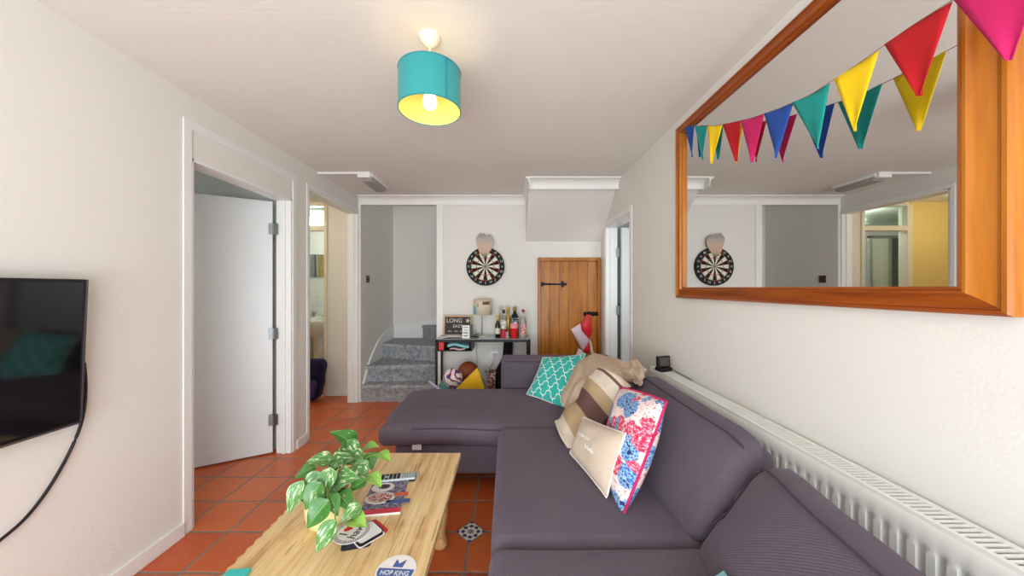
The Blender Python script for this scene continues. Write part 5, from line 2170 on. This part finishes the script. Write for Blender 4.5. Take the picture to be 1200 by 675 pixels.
mb.build('number_ring', mat('number_white', (226, 222, 214), 0.5), dbb, smooth=0)

# blurred paper portrait cut-out tucked over the top of the board
fc = thing('paper_portrait', (Cx, YB - 0.04, 1.53), 'blurry paper head cut-out with grey hair atop the dartboard', 'picture')
out = [(-0.035, -0.145), (0.02, -0.15), (0.05, -0.10), (0.085, -0.05), (0.105, 0.01), (0.1, 0.06), (0.07, 0.10), (0.045, 0.115), (0.02, 0.105), (-0.005, 0.125), (-0.035, 0.118), (-0.05, 0.135), (-0.085, 0.1), (-0.105, 0.07), (-0.10, 0.02), (-0.085, -0.03), (-0.07, -0.09)]
pf, t = nmat('blurry_portrait_print', 0.6)
co = t.coord()
s = t.sep(co)
n_ = t.noise(co, 14, 2)
zz = t.math('ADD', s[2], t.math('MULTIPLY', t.math('SUBTRACT', n_, 0.5), 0.06))
c = t.ramp(t.math('MULTIPLY', t.math('SUBTRACT', zz, 0.19), 3.6), [(0.0, lin((110, 106, 92))), (0.2, lin((206, 170, 146))), (0.45, lin((208, 176, 154))), (0.68, lin((182, 174, 162))), (1.0, lin((146, 142, 136)))])
t.color(c)
mb = MB()
mq = frame_mtx((-0.268, YB - 0.047, 1.35 + 51 * 4 / F - 0.0), (1, 0, 0), (0, -0.03, 1))
disc(mb, mq, 0, 0, 0.002, 17, 0, [(p.x, p.y) for p in catmull([Vector((a * 1.0, b * 0.98, 0)) for a, b in out + out[:1]], 4)[:-1]])
mb.build('card', pf, fc, smooth=0)

# Santa hat on the latch
hat = thing('santa_hat', (0.92, 3.93, 0.72), 'red felt hat with wide pale band hanging from the pine door latch', 'hat')
yy = 3.925
mred = mat('red_felt_shiny', (208, 22, 34), 0.5)
mband = mat('pale_pink_band', (222, 196, 204), 0.5)


def flat_soft(mb, pts, y, th):
    n = len(pts)
    pts = [P(a, b, y) for a, b in pts]
    c = sum(pts, Vector()) / n
    vs, fs = [], []
    for sgn in (-1, 1):
        o = len(vs)
        vs += [p + Vector((0, 0, 0)) for p in pts]
        vs += [c.lerp(p, 0.6) + Vector((0, sgn * th, 0)) for p in pts]
        vs.append(c + Vector((0, sgn * th * 1.2, 0)))
        for i in range(n):
            j = (i + 1) % n
            f1 = (o + i, o + j, o + n + j, o + n + i)
            f2 = (o + n + i, o + n + j, o + 2 * n)
            fs += [f1, f2] if sgn < 0 else [f1[::-1], f2[::-1]]
    mb.add(vs, fs)


mb = MB()
flat_soft(mb, [(687, 368.5), (692, 369), (694, 388), (691, 396), (688, 394), (683, 388), (680, 380), (684, 376)], yy + 0.005, 0.02)
flat_soft(mb, [(684, 409), (690, 399), (691, 408), (690.5, 413), (686, 413)], yy, 0.015)
mb.build('crown', mred, hat, smooth=60, weld=True)
mb = MB()
flat_soft(mb, [(669, 386), (680, 379), (682, 387), (689, 396), (690, 400), (684, 410), (681, 408), (675, 397)], yy - 0.012, 0.022)
mb.build('band', mband, hat, smooth=60, weld=True)
mb = MB()
flat_soft(mb, [(690, 396), (692.5, 400), (696, 414), (692, 414), (691, 404)], yy, 0.008)
flat_soft(mb, [(678, 408), (683, 411), (684, 415), (675, 416)], yy, 0.01)
mb.build('ribbon', mat('pale_ribbon', (230, 206, 204), 0.5), hat, smooth=60, weld=True)
